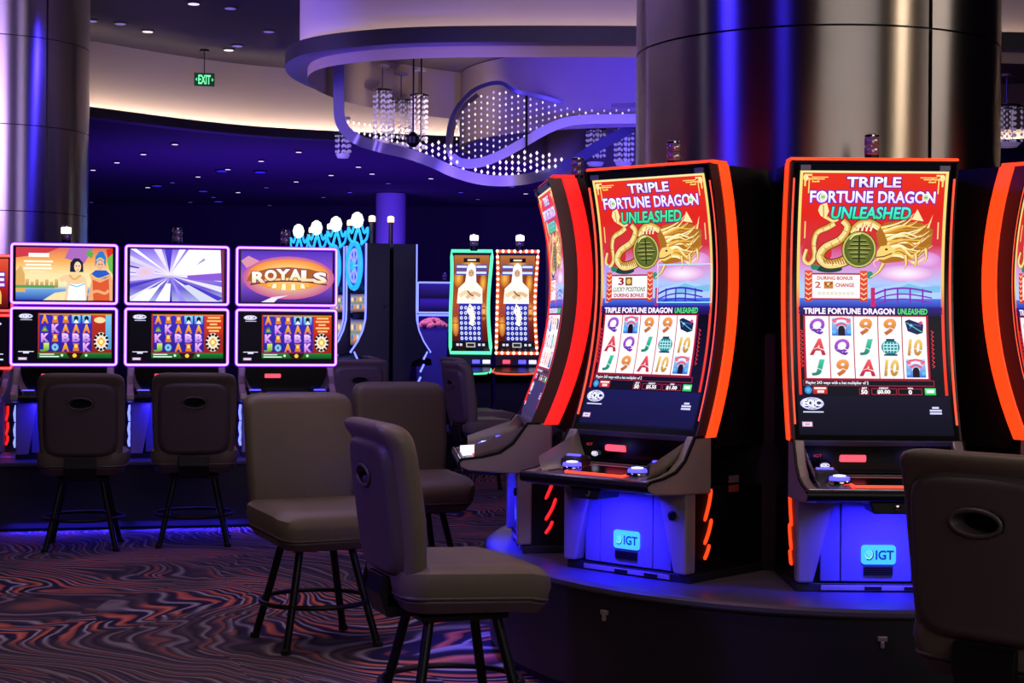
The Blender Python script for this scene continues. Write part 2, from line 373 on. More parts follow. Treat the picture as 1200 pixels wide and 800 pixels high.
def flat_strip(b, p, q, z, closed=False):
    n = len(p); v = [(a.x, a.y, z) for a in p] + [(a.x, a.y, z) for a in q]
    b.add(v, [(i, (i+1) % n, n+(i+1) % n, n+i) for i in range(n if closed else n-1)]); return b
ZU, ZL = 4.2, 3.40
plane_poly('ceiling', [(-12, -4), (12, -4)] + [(p.x, p.y) for p in reversed(CURVE)] + [(-12, 8)], ZU, M_DARKCEIL)
plane_poly('ceiling', [(p.x, p.y) for p in CURVE] + [(12, 15.5), (12, 29), (-12, 29), (-12, 8)], ZL+.01, M_DARKCEIL)
M_WALL = mat('dark_plum_wall', '#2a2038', .85, vary=.15, vscale=.6)
b = MB(); b.box(-12, 12, 29, 29.2, 0, 4.2); tag(b.build('wall_back', M_WALL), kind='structure')
b = MB(); b.box(-12.2, -12, -4, 29, 0, 4.2); tag(b.build('wall_left', M_WALL), kind='structure')
b = MB(); b.box(12, 12.2, -4, 29, 0, 4.2); tag(b.build('wall_right', M_WALL), kind='structure')
b = MB(); b.box(-12, 12, -4.2, -4, 0, 4.2); tag(b.build('wall_front', M_WALL), kind='structure')
# cove fascia round the room: cream face, bronze ledge with an upturned lip, LED strip lying in it
tag(wall_strip(MB(), CURVE, ZL, ZU).build('trim_1', M_CREAM, smooth=True), kind='structure')
inn = offset2(CURVE, .20); inn2 = offset2(CURVE, .17)
b = MB(); flat_strip(b, CURVE, inn, ZL); wall_strip(b, inn, ZL, ZL+.10); flat_strip(b, inn, inn2, ZL+.10); wall_strip(b, inn2, ZL+.02, ZL+.10); flat_strip(b, CURVE, inn2, ZL+.02)
tag(b.build('trim_2', M_LIP, smooth=True), kind='structure')
led0 = offset2(CURVE, .09); led1 = offset2(CURVE, .115)
b = MB(); flat_strip(b, led0, led1, ZL+.05); wall_strip(b, led0, ZL+.02, ZL+.05); wall_strip(b, led1, ZL+.02, ZL+.05)
tag(b.build('cove_light_strip', M_LED), 'long warm light strip glowing along the curved cream ceiling cove', 'strip light')
# ------------------------------------------------ ceiling drum with hanging ring
RING = [Vector((x, y, 0)) for x, y in [(6.5, 12.2), (5.5, 11.6), (4.0, 11.3), (2.6, 11.15), (1.2, 11.1), (0, 11.12), (-.75, 11.22), (-1.3, 11.5), (-1.62, 11.9), (-1.76, 12.5), (-1.72, 13.2), (-1.5, 13.9), (-1.0, 14.6), (-.2, 15.2), (1.2, 15.6), (3, 15.7), (5.2, 15.3), (6.5, 14.3), (6.9, 13.2)]]
RING = spline(RING, 6, True)
ZR = 3.30
t = empty('ceiling_drum', (2.5, 13.4, ZR)); tag(t, 'large cream drum hanging from the ceiling with a dark lit ring', 'ceiling drum')
def place(o, root): o.parent = root; o.matrix_parent_inverse = Matrix.Translation(root.location).inverted(); return o
r_wall = offset2(RING, -.11, True); r_in = offset2(RING, -.17, True); r_lip = offset2(RING, -.02, True)
area = sum(a.x*b_.y-b_.x*a.y for a, b_ in zip(RING, RING[1:]+RING[:1]))
if area < 0: pass
if abs(sum((p-Vector((2.5, 13.4, 0))).length for p in r_wall)) > abs(sum((p-Vector((2.5, 13.4, 0))).length for p in RING)):
    r_wall = offset2(RING, .11, True); r_in = offset2(RING, .17, True); r_lip = offset2(RING, .02, True)
place(wall_strip(MB(), r_wall, ZR+.03, ZU, True).build('drum_wall', M_CREAM, smooth=True), t)
b = MB(); wall_strip(b, RING, ZR, ZR+.11, True); flat_strip(b, RING, r_lip, ZR+.11, True); wall_strip(b, r_lip, ZR+.02, ZR+.11, True); flat_strip(b, r_lip, r_wall, ZR+.02, True)
place(b.build('ring_lip', M_LIP, smooth=True), t)
b = MB(); flat_strip(b, RING, r_in, ZR-.001, True)
place(b.build('ring_soffit', mat('soffit_paint', '#8c8290', .6), smooth=True), t)
place(wall_strip(MB(), r_in, ZR-.08, 3.65, True).build('recess_wall', M_BEIGE, smooth=True), t)
b = MB(); b.add([(p.x, p.y, 3.652) for p in r_in], [tuple(range(len(r_in)))]); place(b.build('recess_ceiling', mat('recess_paint', '#8a7a70', .8)), t)
q = lambda d: [a + (c-a)*d for a, c in zip(r_lip, r_wall)]
b = MB(); flat_strip(b, q(.35), q(.6), ZR+.045, True); place(b.build('led_strip', M_LED2), t)
# curved inner bulkhead hanging inside the drum
ID = (1.28, 15.05, 1.78)
b = MB(); b.lathe([(ID[2], 2.98), (ID[2], 3.64), (ID[2]-.05, 3.645), (ID[2]-.05, 2.98)], 64, (ID[0], ID[1], 0), cap=False); b.f += [(64*3+k, k, (k+1) % 64, 64*3+(k+1) % 64) for k in range(64)]
place(b.build('inner_bulkhead', M_BEIGE, smooth=True), t)
p = P(664, 180, 16.2)
b = MB(); b.lathe([(.20, 0), (.20, 3.6)], 32, (p.x, p.y, 0)); tag(b.build('round_column', M_BEIGE, smooth=True), 'narrow round blue-washed column below the curved beige bulkhead', 'column')
# ------------------------------------------------ metal clad columns, each cladding sheet its own piece
M_BRUSH = brushed('brushed_steel', '#a39c96', .30, .95)
def clad_column(name, c, R, seams, joints, label, top=ZU, z0_=0.0):
    t = empty(name, (c[0], c[1], 0)); tag(t, label, 'column')
    b = MB(); b.lathe([(R-.012, z0_), (R-.012, top)], 48); b.build('core', M_BLKMET, t, smooth=True)
    joints = sorted(joints); seams = [z0_]+seams+[top]
    for zi in range(len(seams)-1):
        z0, z1 = seams[zi]+.004, seams[zi+1]-.004
        for k in range(len(joints)):
            a0 = joints[k]+.009/R; a1 = (joints[(k+1) % len(joints)] + (2*PI if k == len(joints)-1 else 0))-.009/R
            n = max(6, int((a1-a0)/.06)); b = MB()
            for r_ in (R, R-.010): b.grid(lambda u, v: (r_*math.cos(a0+(a1-a0)*u), r_*math.sin(a0+(a1-a0)*u), z0+(z1-z0)*v), n, 1)
            m_ = 2*(n+1)
            for i in range(n): b.f += [(i, i+1, m_+i+1, m_+i), (n+1+i, n+2+i, m_+n+2+i, m_+n+1+i)]
            b.f += [(0, n+1, m_+n+1, m_), (n, 2*n+1, m_+2*n+1, m_+n)]
            b.build('metal_panel', M_BRUSH, t, smooth=True)
    return t
OC = Vector((1.30, 7.0, 0))
def col_angle(px, c, R):
    d = Vector((px-CX, F)).normalized(); cc = Vector((c[0], c[1])); bb = d.dot(cc); disc = bb*bb - (cc.dot(cc)-R*R); s = bb - math.sqrt(max(0, disc)); q = d*s - cc
    return math.atan2(q.y, q.x)
ja = col_angle(1088, OC, .77)
clad_column('steel_column', OC, .77, [1.35, 2.535], [ja, ja+2*PI/3, ja+4*PI/3], 'wide brushed steel column rising behind the orange-lit carousel machines', z0_=.441)
LC = Vector((-4.30, 13.4, 0))
jb = col_angle(53, LC, .77)
clad_column('steel_column', LC, .77, [.83, 1.53, 2.22, 2.90, 3.6], [jb, jb+2*PI/3, jb+4*PI/3], 'blue-lit brushed steel column at the left behind the violet machines')
p = P(458, 250, 26); b = MB(); b.lathe([(.24, 0), (.24, ZL)], 24, (p.x, p.y, 0)); tag(b.build('round_column', mat('lilac_paint', '#9088b0', .7), smooth=True), 'small distant lilac column behind the blue wheel machines', 'column')
lamp('blue_fill_light', 'SPOT', (p.x-.6, 24.0, .9), 60, (.4, .25, 1), .1, (p.x, p.y, 2.8), 50)  # added light tinting the distant column
# ------------------------------------------------ recessed downlights (real discs in the ceilings)
def downlight(px, py, z, bright, label, group, r=.055):
    Y = (z-CAMH)*F/(CY-py); q = P(px, py, Y)
    t = empty('downlight', (q.x, q.y, z)); tag(t, label, 'downlight', group)
    b = MB(); b.lathe([(r*1.35, -.012), (r*1.35, 0)], 16); b.build('trim_ring', M_LIP, t)
    b = MB(); b.lathe([(r, -.016), (r, -.004)], 16); b.build('lens', bright, t)
    return t
D1 = mat('downlight_lens', '#ffffff', .4, emit='#ffeede', strength=.9); D2 = mat('downlight_lens_dim', '#a0a0ff', .4, emit='#8078d0', strength=.25); D3 = mat('downlight_lens_blue', '#4040ff', .4, emit='#3828e0', strength=.8)
for (px, py, k) in [(227, 6, 1), (107, 27, 2), (141, 30, 2), (173, 39, 1), (270, 11, 2), (268, 60, 1), (278, 55, 2), (315, 38, 2)]:
    downlight(px, py, ZU, D1 if k == 1 else D2, ('small bright recessed' if k == 1 else 'dim recessed')+' downlight in the dark upper ceiling above the exit sign', 'upper ceiling downlights', .05)
for (px, py, k) in [(205, 171, 1), (168, 183, 1), (137, 193, 1), (109, 202, 1), (267, 200, 1), (306, 190, 1), (232, 209, 1), (202, 216, 2), (173, 222, 1), (184, 220, 3), (260, 202, 3), (305, 203, 3), (238, 226, 3), (256, 238, 3), (279, 227, 1), (312, 221, 2), (347, 214, 1), (388, 206, 1), (350, 179, 1), (250, 233, 2), (223, 239, 2), (316, 242, 2), (379, 232, 2), (420, 196, 1), (436, 204, 1), (455, 215, 2), (505, 209, 1), (540, 225, 2), (600, 218, 2), (616, 226, 1), (608, 199, 1), (560, 233, 2), (198, 244, 2), (107, 240, 2), (410, 226, 2)]:
    downlight(px, py, ZL, (D1, D2, D3)[k-1], ('tiny white recessed', 'faint tiny recessed', 'wider blue-glowing recessed')[k-1]+' downlight in the dark purple lower ceiling', 'lower ceiling downlights', .035 if k < 3 else .07)
# ------------------------------------------------ exit sign under the upper ceiling
q = P(239.5, 93.5, 17.0)
t = empty('exit_sign', (q.x, 17.0, q.z), math.radians(14)); tag(t, 'green glowing EXIT sign hanging in front of the cream cove', 'exit sign')
b = MB(); b.box(-.105, .105, -.02, .02, -.07, .07); b.build('sign_case', mat('exit_green_case', '#063018', .4, emit='#04341a', strength=.6), t, bevel=.006)
b = MB(); b.tube([(0, 0, .07), (0, 0, ZU-q.z)], .005); b.build('stem', M_BLKMET, t)
b = MB(); b.lathe([(.05, ZU-q.z-.02), (.05, ZU-q.z)], 16); b.build('canopy', M_BLKMET, t)
cv = Canvas(lambda x, y, L: (x, -.0205-L*.0006, -y))
cv.text('EXIT', -.062, -.045, .062, .045, '#7dffb0', L=2, bold=.03)
cv.poly([(-.095, 0), (-.075, -.02), (-.075, .02)], '#5cf098'); cv.poly([(.095, 0), (.075, .02), (.075, -.02)], '#5cf098')
cv.build('lettering', M_SCR2, t)
# ------------------------------------------------ hanging ribbon sculpture with bead curtains
def ribbon(name, pts, w, label=None, parent=None, th=.02, m=M_RIB):
    c = spline([P(*p) for p in pts], 6); b = MB(); v = []; f = []
    for i, p in enumerate(c):
        t_ = (c[min(i+1, len(c)-1)]-c[max(i-1, 0)]); t_.y = 0; t_.normalize(); nn = Vector((-t_.z, 0, t_.x))*w/2
        v += [p+nn+Vector((0, -th/2, 0)), p-nn+Vector((0, -th/2, 0)), p-nn+Vector((0, th/2, 0)), p+nn+Vector((0, th/2, 0))]
    for i in range(len(c)-1):
        for k in range(4): f.append((4*i+k, 4*i+(k+1) % 4, 4*i+4+(k+1) % 4, 4*i+4+k))
    f += [(0, 1, 2, 3), tuple(len(v)-4+k for k in (3, 2, 1, 0))]
    return b.add(v, f).build(name, m, parent, smooth=True)
def beads(name, spots, m, parent, r=.012):
    b = MB(); ic = [(0, 0, 1.5), (1, 0, 0), (0, 1, 0), (-1, 0, 0), (0, -1, 0), (0, 0, -1.5)]; fc = [(0, 1, 2), (0, 2, 3), (0, 3, 4), (0, 4, 1), (5, 2, 1), (5, 3, 2), (5, 4, 3), (5, 1, 4)]
    for s in spots: b.add([(s.x+a*r, s.y+c*r, s.z+d*r) for a, c, d in ic], fc)
    return tag(b.build(name, m, parent), kind='stuff')
def lerp_curve(pts, x):
    for (x0, y0), (x1, y1) in zip(pts, pts[1:]):
        if x0 <= x <= x1: return y0+(y1-y0)*(x-x0)/(x1-x0)
    return None
root = empty('ribbon_sculpture'); tag(root, 'hanging metal ribbon sculpture with loops and curtains of sparkling beads', 'ceiling sculpture')
ribbon('ribbon', [(397, 74, 13.0), (397, 110, 13.0), (398, 138, 13.0), (405, 153, 13.0), (420, 164, 13.0), (444, 172, 13.1), (474, 179, 12.9), (504, 189, 12.8), (536, 203, 12.8), (570, 211, 12.8), (606, 211, 12.8), (640, 204, 12.9), (668, 192, 13.0), (700, 172, 13.2), (740, 150, 13.4)], .085, parent=root)
ribbon('ribbon', [(760, 139, 12.9), (720, 139.5, 12.9), (690, 140, 12.9), (664, 143, 12.9), (640, 152, 12.9), (612, 168, 12.9), (584, 183, 12.9), (560, 191, 12.9), (541, 191, 12.9), (529, 184, 12.9)], .075, parent=root)
ribbon('ribbon', [(530, 188, 12.9), (525, 172, 12.9), (526, 152, 13.0), (532, 133, 13.1), (543, 117, 13.2), (560, 103, 13.3), (580, 109, 13.4)][:6] + [(585, 97, 13.4), (605, 107, 13.5), (632, 113, 13.5), (665, 121, 13.5), (700, 124, 13.4), (760, 123, 13.2)], .032, parent=root)
ribbon('ribbon', [(527, 178, 13.0), (531, 150, 13.05), (541, 128, 13.1), (560, 111, 13.2)], .035, parent=root, m=mat('ribbon_gold', '#b8a880', .3, .8))
up = [(527, 178), (530, 150), (541, 126), (560, 111), (585, 103), (605, 109), (632, 116), (665, 124), (700, 127), (742, 126)]
lo = [(527, 184), (541, 186), (560, 186), (584, 178), (612, 162), (640, 147), (664, 138), (690, 135), (742, 134)]
sp = []; row = 0
x = 528
while x < 742:
    a, c = lerp_curve(up, x), lerp_curve(lo, x); y = a + (3 if row % 2 else 6.5)
    while y < c: sp.append(P(x, y, 13.1+.3*math.sin(x*.03))); y += 7
    x += 7.2; row += 1
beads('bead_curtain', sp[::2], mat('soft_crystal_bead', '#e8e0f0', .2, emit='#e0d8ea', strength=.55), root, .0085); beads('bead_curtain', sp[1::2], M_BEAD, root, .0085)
up2 = [(476, 160), (520, 166), (590, 172), (640, 182), (690, 197)]; lo2 = [(420, 158), (476, 172), (504, 183), (536, 197), (570, 205), (606, 205), (640, 199), (668, 190), (690, 185)]
up2b = [(476, 163), (504, 164), (527, 166), (541, 196), (560, 197), (584, 189), (612, 176), (640, 178), (690, 197)]
sp = []; row = 0; x = 478
while x < 690:
    a, c = lerp_curve(up2b, x), lerp_curve(lo2, x)
    if a and c:
        y = a + (2 if row % 2 else 5.5)
        while y < c: sp.append(P(x, y, 12.85)); y += 7
    x += 7.2; row += 1
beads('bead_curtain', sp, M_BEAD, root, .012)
sp = []
for i in range(12):
    for j in range(3): sp.append(P(408+i*6.4, 152-j*6+i*1.6*(1-.2*j)+(3 if j else 0), 13.3))
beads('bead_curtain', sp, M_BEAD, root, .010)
b = MB(); b.tube([P(617, 112, 12.75), P(617, 176, 12.75)], .010, 8); b.build('suspension_rod', M_BLKMET, root)
# crystal chandelier clusters: canopy plate, hoop, strands
def chandelier(px, ptop, py0, py1, Y, wpx, label):
    top = P(px, py0, Y); bot = P(px, py1, Y); R = wpx/2*Y/F
    t = empty('crystal_chandelier', top); tag(t, label, 'chandelier')
    hz = P(px, ptop, Y).z - top.z
    b = MB(); b.tube([(0, 0, 0), (0, 0, hz)], .006, 6); b.build('rod', M_CHROME, t)
    b = MB(); b.lathe([(.06, hz), (.06, hz+.02)], 14); b.build('canopy', M_SILVER, t)
    b = MB(); b.tube([(R*math.cos(a*PI/8), R*math.sin(a*PI/8), 0) for a in range(16)], .012, 6, True); b.tube([(-R, 0, 0), (R, 0, 0)], .006, 6); b.tube([(0, -R, 0), (0, R, 0)], .006, 6); b.build('hoop', M_CHROME, t)
    sp = []; L = top.z-bot.z
    for k in range(14):
        rr = R*(1 if k % 2 else .6); a = k*2.4
        j = 0
        while j*.045 < L: sp.append(Vector((rr*math.cos(a), rr*math.sin(a), -j*.045))); j += 1
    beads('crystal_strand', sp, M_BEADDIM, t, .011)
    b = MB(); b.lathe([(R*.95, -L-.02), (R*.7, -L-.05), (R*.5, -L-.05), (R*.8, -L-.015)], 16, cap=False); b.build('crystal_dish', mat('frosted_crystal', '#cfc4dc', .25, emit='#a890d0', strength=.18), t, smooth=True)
chandelier(448, 79, 106, 162, 13.9, 22, 'leftmost tall crystal chandelier inside the drum, nearest the hanging strip')
chandelier(470, 88, 118, 166, 14.1, 30, 'wide crystal chandelier in the middle of the drum opening')
chandelier(491, 83, 112, 168, 13.6, 20, 'tall crystal chandelier next to the black hanging rod')
chandelier(402, 140, 158, 178, 13.2, 18, 'short crystal pendant below the vertical metal strip')
chandelier(698, 68, 152, 188, 14.0, 22, 'crystal pendant right of the beaded loop, second from the steel column')
chandelier(731, 62, 150, 188, 13.7, 22, 'crystal pendant tucked against the wide steel column')
chandelier(1180, 90, 125, 165, 12.9, 34, 'crystal pendant right of the wide steel column')
for (px, y0, y1, Y, lab) in [(484, 62, 168, 12.6, 'long black hanging rod with a weight in front of the chandeliers'), (493, 98, 188, 13.4, 'short black hanging rod right of the long one')]:
    a, c = P(px, y0, Y), P(px, y1, Y); t = empty('hanging_rod', c); tag(t, lab, 'rod')
    b = MB(); b.tube([(0, 0, 0), (0, 0, 3.65-c.z)], .007, 8); b.build('rod', M_BLKMET, t)
    b = MB(); b.lathe([(.02, -.03), (.05, 0), (.05, .05), (.015, .09)], 12); b.build('weight', M_BLKMET, t, smooth=True)
# ================================================================ casino stools
def chair_mesh():
    t = empty('casino_chair')
    # seat: upper cushion + lower band divided by a welt
    b = MB()
    b.loft([(.50, 0, -.02, .235, .235, .07), (.51, 0, -.02, .252, .252, .085), (.55, 0, -.02, .262, .262, .09), (.585, 0, -.02, .258, .258, .09), (.604, 0, -.02, .235, .235, .08), (.606, 0, -.015, .17, .17, .06), (.600, 0, -.01, .08, .08, .04)],
           deform=lambda p: (p[0], p[1], p[2] - max(0, (-p[1]-.12))*.22))
    b.build('seat', M_VINYL, t, smooth=True)
    b = MB(); b.loft([(.445, 0, -.02, .19, .19, .06), (.455, 0, -.02, .225, .225, .07), (.49, 0, -.02, .248, .248, .085), (.502, 0, -.02, .244, .244, .08)], deform=lambda p: (p[0], p[1], p[2] - max(0, (-p[1]-.12))*.22)); b.build('seat_band', M_VINYL_D, t, smooth=True)
    b = MB(); n = 8; pth = []
    for q, (sx, sy) in enumerate(((1, 1), (-1, 1), (-1, -1), (1, -1))):
        for k in range(n):
            a = PI/2*q+PI/2*k/(n-1); y = -.02+sy*(.251-.085)+.085*math.sin(a); pth.append((sx*(.251-.085)+.085*math.cos(a), y, .505-max(0, (-y-.12))*.22))
    b.tube(pth, .006, 6, True); b.build('welt', M_VINYL_D, t, smooth=True)
    # back cushion: curved slab with a rolled top
    tilt = lambda p: (p[0], p[1] - .34*p[0]**2 + max(0, p[2]-.6)*.13, p[2])
    b = MB()
    b.loft([(.50, 0, .205, .20, .012, .012), (.515, 0, .205, .222, .03, .03), (.56, 0, .205, .236, .036, .034), (.75, 0, .20, .250, .040, .036), (.95, 0, .205, .252, .040, .036), (.995, 0, .212, .251, .045, .042), (1.018, 0, .221, .247, .050, .046), (1.035, 0, .228, .239, .050, .046), (1.048, 0, .234, .225, .042, .04), (1.056, 0, .238, .20, .030, .029), (1.060, 0, .240, .165, .014, .013)], deform=tilt, n=9)
    bc = b.build('back_cushion', M_VINYL, t, smooth=True)
    b = MB(); b.tube([tilt((0, .1585, z)) for i, z in enumerate([.60, .68, .76, .84, .92, 1.0])], .0042, 6); b.build('seam', M_VINYL_D, bc)
    # rear shell with a hand hole pressed into it
    def shell(u, v):
        a, c = u*2-1, v*2-1
        k = 6.0; s = max(abs(a), abs(c)); d = (abs(a)**k+abs(c)**k)**(1/k); a2, c2 = (a*s/d, c*s/d) if d > 0 else (0, 0)
        x = a2*.218; z = .785+c2*.225
        h = .034*(1-max(0, (s-.86)/.14)**2)
        e = math.hypot((x)/.060, (z-.88)/.026)
        if e < 1.35: h -= .05*max(0, min(1, (1.35-e)/.5))
        return tilt((x, .238+h, z))
    b = MB(); b.grid(shell, 56, 56); b.build('back_shell', M_VINYL_D, t, smooth=True)
    b = MB(); b.tube([tilt((.072*math.cos(q*PI/12), .274, .88+.034*math.sin(q*PI/12))) for q in range(24)], .006, 6, True); hr = b.build('hand_hole_rim', M_VINYL_D, t, smooth=True)
    b = MB(); b.add([tilt((.062*math.cos(q*PI/10), .232, .88+.027*math.sin(q*PI/10))) for q in range(20)], [tuple(range(20))]); b.build('hand_hole', mat('hole_black', '#050506', .8), hr)
    # bracket from the seat to the back, swivel plate, legs, foot ring
    b = MB(); b.prism([(.10, .425), (.25, .425), (.275, .50), (.262, .56), (.245, .56), (.245, .46), (.10, .445)], -.09, .09); b.build('back_bracket', M_LEG, t, bevel=.004)
    b = MB(); b.box(-.15, .15, -.15, .15, .41, .43); b.box(-.11, .11, -.11, .11, .43, .452); b.build('swivel_plate', M_LEG, t, bevel=.005)
    for sx, sy in ((1, 1), (-1, 1), (-1, -1), (1, -1)):
        b = MB(); b.tube([(sx*.115, sy*.115, .42), (sx*.150, sy*.150, .25), (sx*.205, sy*.205, .0)], [.017, .017, .0165], 10); g = b.build('leg', M_LEG, t, smooth=True)
        b = MB(); b.lathe([(.021, 0), (.021, .018), (.017, .022)], 10, (sx*.205, sy*.205, 0)); b.build('glide', mat('rubber', '#0c0c0d', .8), g)
    b = MB(); b.tube([(.238*math.cos(k*PI/16), .238*math.sin(k*PI/16), .185) for k in range(32)], .011, 8, True); b.build('foot_ring', M_LEG, t, smooth=True)
    return t
CH = chair_mesh(); first = [True]
def chair(x, y, deg, label, group, z=0):
    o = CH if first[0] else copy_tree(CH); first[0] = False
    o.location = (x, y, z); o.rotation_euler = (0, 0, math.radians(deg)); return tag(o, label, 'chair', group)
G1 = 'casino chairs in the aisle'; G2 = 'casino chairs at the violet machines'; G3 = 'distant casino chairs'
chair(-.195, 5.42, 111, 'nearest taupe casino chair, side on, seat pointing to the right carousel', G1)
chair(-.835, 6.98, 27, 'taupe casino chair facing the camera with its seamed backrest, left of the nearest chair', G1)
chair(-.50, 8.30, 22, 'taupe casino chair half hidden behind the two front aisle chairs', G1)
chair(1.41, 4.36, 134, 'casino chair cut by the right picture edge, seen from behind with a hand hole', G1)
chair(-2.58, 9.80, 190, 'casino chair seen from behind in front of the leftmost violet machine', G2)
chair(-1.955, 10.02, 190, 'casino chair seen from behind in front of the middle violet machine', G2)
chair(-.20, 13.0, 112, 'side-on casino chair in front of the green framed machine', G3)
chair(-.27, 14.3, 112, 'mostly hidden casino chair, its seat just behind the side-on chair', G3)
chair(-1.00, 14.6, 105, 'distant casino chair against the dark side panel of the blue wheel bank', G3)
chair(-1.36, 13.7, 200, 'distant casino chair right of the third violet machine, only its back showing', G3)
# ================================================================ artwork of the screens
GOLD = ('#f4d98c', '#c98f30', '#7a4a14')
def art_dragon(cv, variant):
    """portrait game picture in photo pixels of the front-facing carousel machine (937..1112 x 191..503)"""
    R = cv.rect
    R(934, 188, 1115, 506, '#06060c', '#0b0b18', 0, 14)
    cv.ramp(939, 198, 1110, 360, [(0, '#e03020'), (.30, '#d8241c'), (.52, '#c8323c'), (.66, '#d884c8'), (.8, '#a8c0f0'), (1, '#3858d0')], 1)
    # frame lines
    cv.ramp(936.5, 196, 940, 460, [(0, '#f0dc80'), (.5, '#f0c060'), (.62, '#f04830'), (1, '#e83020')], 2); cv.ramp(1109, 196, 1112.5, 460, [(0, '#f0dc80'), (.5, '#f0c060'), (.62, '#f04830'), (1, '#e83020')], 2)
    R(937, 196, 1112, 198.5, '#f2e2a0', None, 2)
    for sx in (0, 1):
        X = (lambda x: x) if not sx else (lambda x: 2*1024.5-x)
        for k, (a, c, d, e) in enumerate([(942, 200, 951, 202), (942, 200, 944, 214), (946, 205, 966, 206.2), (947, 204, 948.4, 222), (951, 208, 960, 209.2), (950, 203, 970, 204)]):
            x0, x1 = sorted((X(a), X(d))); R(x0, c, x1, e, '#f4dc78', None, 2)
        cv.ring(X(955), 207, 4, 2.6, 1.1, '#e8b850', 2); cv.ell(X(943.5), 204, 3, 4, '#f0e6a8', 2)
        x0, x1 = sorted((X(944.5), X(946))); R(x0, 255, x1, 275, '#f0d080', None, 2)
    # hills, mist, water of the lower scene
    cv.poly([(940, 330), (965, 322), (990, 328), (1010, 322), (1030, 334), (1050, 330), (1074, 324), (1109, 334), (1109, 352), (940, 352)], '#a8c8f4', 1.5)
    R(940, 346, 1109, 356, '#4870e0', '#2838a8', 1.6); cv.poly([(1056, 334), (1070, 328), (1086, 332), (1108, 330), (1108, 338), (1056, 340)], '#78b8e0', 1.7)
    cv.ell(975, 311, 16, 4.5, '#1a4038', 1.6); cv.ell(958, 309, 5, 3.5, '#2c8060', 1.8); cv.ell(1024, 318, 4, 4.5, '#2c9078', 1.8)
    # bridge
    B_ = '#7a2cb0' if variant != 'b' else '#3a28b8'
    R(1025, 333, 1030, 356, '#c02068', None, 3)
    for dy, w_ in ((0, 2.2), (7, 1.6), (13, 1.6)): cv.stroke([(1029, 341+dy), (1042, 336+dy), (1058, 333.5+dy), (1075, 334+dy), (1098, 338+dy)], w_, B_, 3, sp=5)
    for x in (1041, 1056, 1071, 1086): R(x, 334, x+2, 352, B_, None, 3)
    # dragon: coils, belly ridges, head with mane, claws
    def coil(pts, w_, L, taper=None):
        cv.stroke(pts, w_*1.25, '#5a3410', L, taper, 7); cv.stroke(pts, w_, GOLD[0], L+.15, taper, 7, GOLD[1]); cv.stroke(pts, w_*.35, '#fff0b8', L+.3, taper, 7, '#e8c060')
    D1_ = '#f4d98c'
    coil([(948, 288), (945, 300), (951, 305), (957, 297), (956, 280), (960, 268), (972, 262), (980, 257)], 6.5, 2, (.6, 1))
    coil([(990, 254), (996, 262), (988, 276), (970, 286), (964, 297), (972, 305), (986, 304), (996, 300)], 10, 2.2, (.7, 1.1))
    for k in range(9): cv.stroke([(968+k*3.2, 299.5+1.6*math.sin(k*.9)), (971+k*3.2, 305.5)], 1.2, '#8a5a20', 2.7)
    cv.poly([(962, 236), (970, 233), (973, 243), (969, 252), (963, 248), (960, 242)], '#f0e0a0', 2.4); cv.stroke([(966, 236), (967, 250)], 1.4, '#c89040', 2.6)
    coil([(970, 250), (978, 254), (984, 252)], 4, 2.1); coil([(1000, 268), (1010, 258), (1022, 256), (1034, 262)], 8, 2)
    for (x, y, a, l) in ((950, 296, .9, 4), (956, 284, .2, 4), (960, 271, .9, 4), (967, 264.5, 1.2, 4), (975, 260, 1.2, 3.4), (993, 266, .5, 6), (986, 277, 1.0, 7), (978, 283, 1.1, 7), (971, 288, .8, 7), (967, 295, .2, 7), (970, 302, -.6, 6), (979, 304.5, 1.5, 6), (989, 303, 1.3, 6), (1006, 262, .7, 5), (1014, 258, 1.4, 5), (1024, 258, 1.9, 5)):
        cv.stroke([(x-l*.5*math.cos(a), y-l*.5*math.sin(a)), (x+l*.5*math.cos(a), y+l*.5*math.sin(a))], .7, '#9a6420', 3.0)
    for (x, y, rx, ry, c1, c2) in ((1066, 316, 34, 10, '#fff0fc', '#d49cd8'), (1090, 300, 18, 10, '#e8b4ec', '#d088cc'), (960, 292, 18, 16, '#c83038', '#cc2c34'), (1042, 345, 14, 6, '#d8e8ff', '#8cacec')): cv.ell(x, y, rx, ry, c1, 1.3, 24, c2)
    # head right of the disc
    cv.poly([(1030, 268), (1040, 256), (1060, 254), (1084, 256), (1098, 264), (1096, 284), (1082, 296), (1060, 302), (1040, 304), (1030, 298), (1034, 284)], '#a86a20', 2)
    rnd = random.Random(3)
    for k in range(30):
        a = k/29; y0 = 262+a*36; x0 = 1036+8*math.sin(a*3); L_ = 34+22*rnd.random()
        yy = y0-14+a*18
        cv.stroke([(x0, y0), (x0+L_*.4, y0-4+4*math.sin(k)), (x0+L_*.75, yy+4), (x0+L_, yy-6*rnd.random())], 2.6, ('#f8e4a0', '#e8b850', '#c88830', '#fff2c0')[k % 4], 2.3+.02*k, (1, .15), 5)
    cv.poly([(1032, 290), (1036, 284), (1046, 282), (1054, 288), (1050, 296), (1040, 300), (1031, 299)], '#f0cc70', 3.1); cv.ell(1043, 287.5, 1.8, 1.2, '#401808', 3.3); cv.stroke([(1031, 297), (1040, 296), (1050, 292)], 1.3, '#5a2a10', 3.3)
    cv.stroke([(1034, 299), (1028, 303), (1031, 309)], 1.5, '#f4dc90', 3.3, (1, .3), 4)
    for (x, y) in ((1066, 300), (1078, 298), (1090, 292)):
        coil([(x, y-6), (x+1, y+4), (x-1, y+11)], 4.5, 3, (1, .2))
    coil([(1040, 304), (1034, 314), (1024, 321)], 4.5, 2.6, (1, .3))
    cv.poly([(1090, 262), (1097, 246), (1093, 262)], D1_, 2.9); cv.poly([(1072, 252), (1078, 240), (1086, 254)], '#f4e4a8', 2.9)
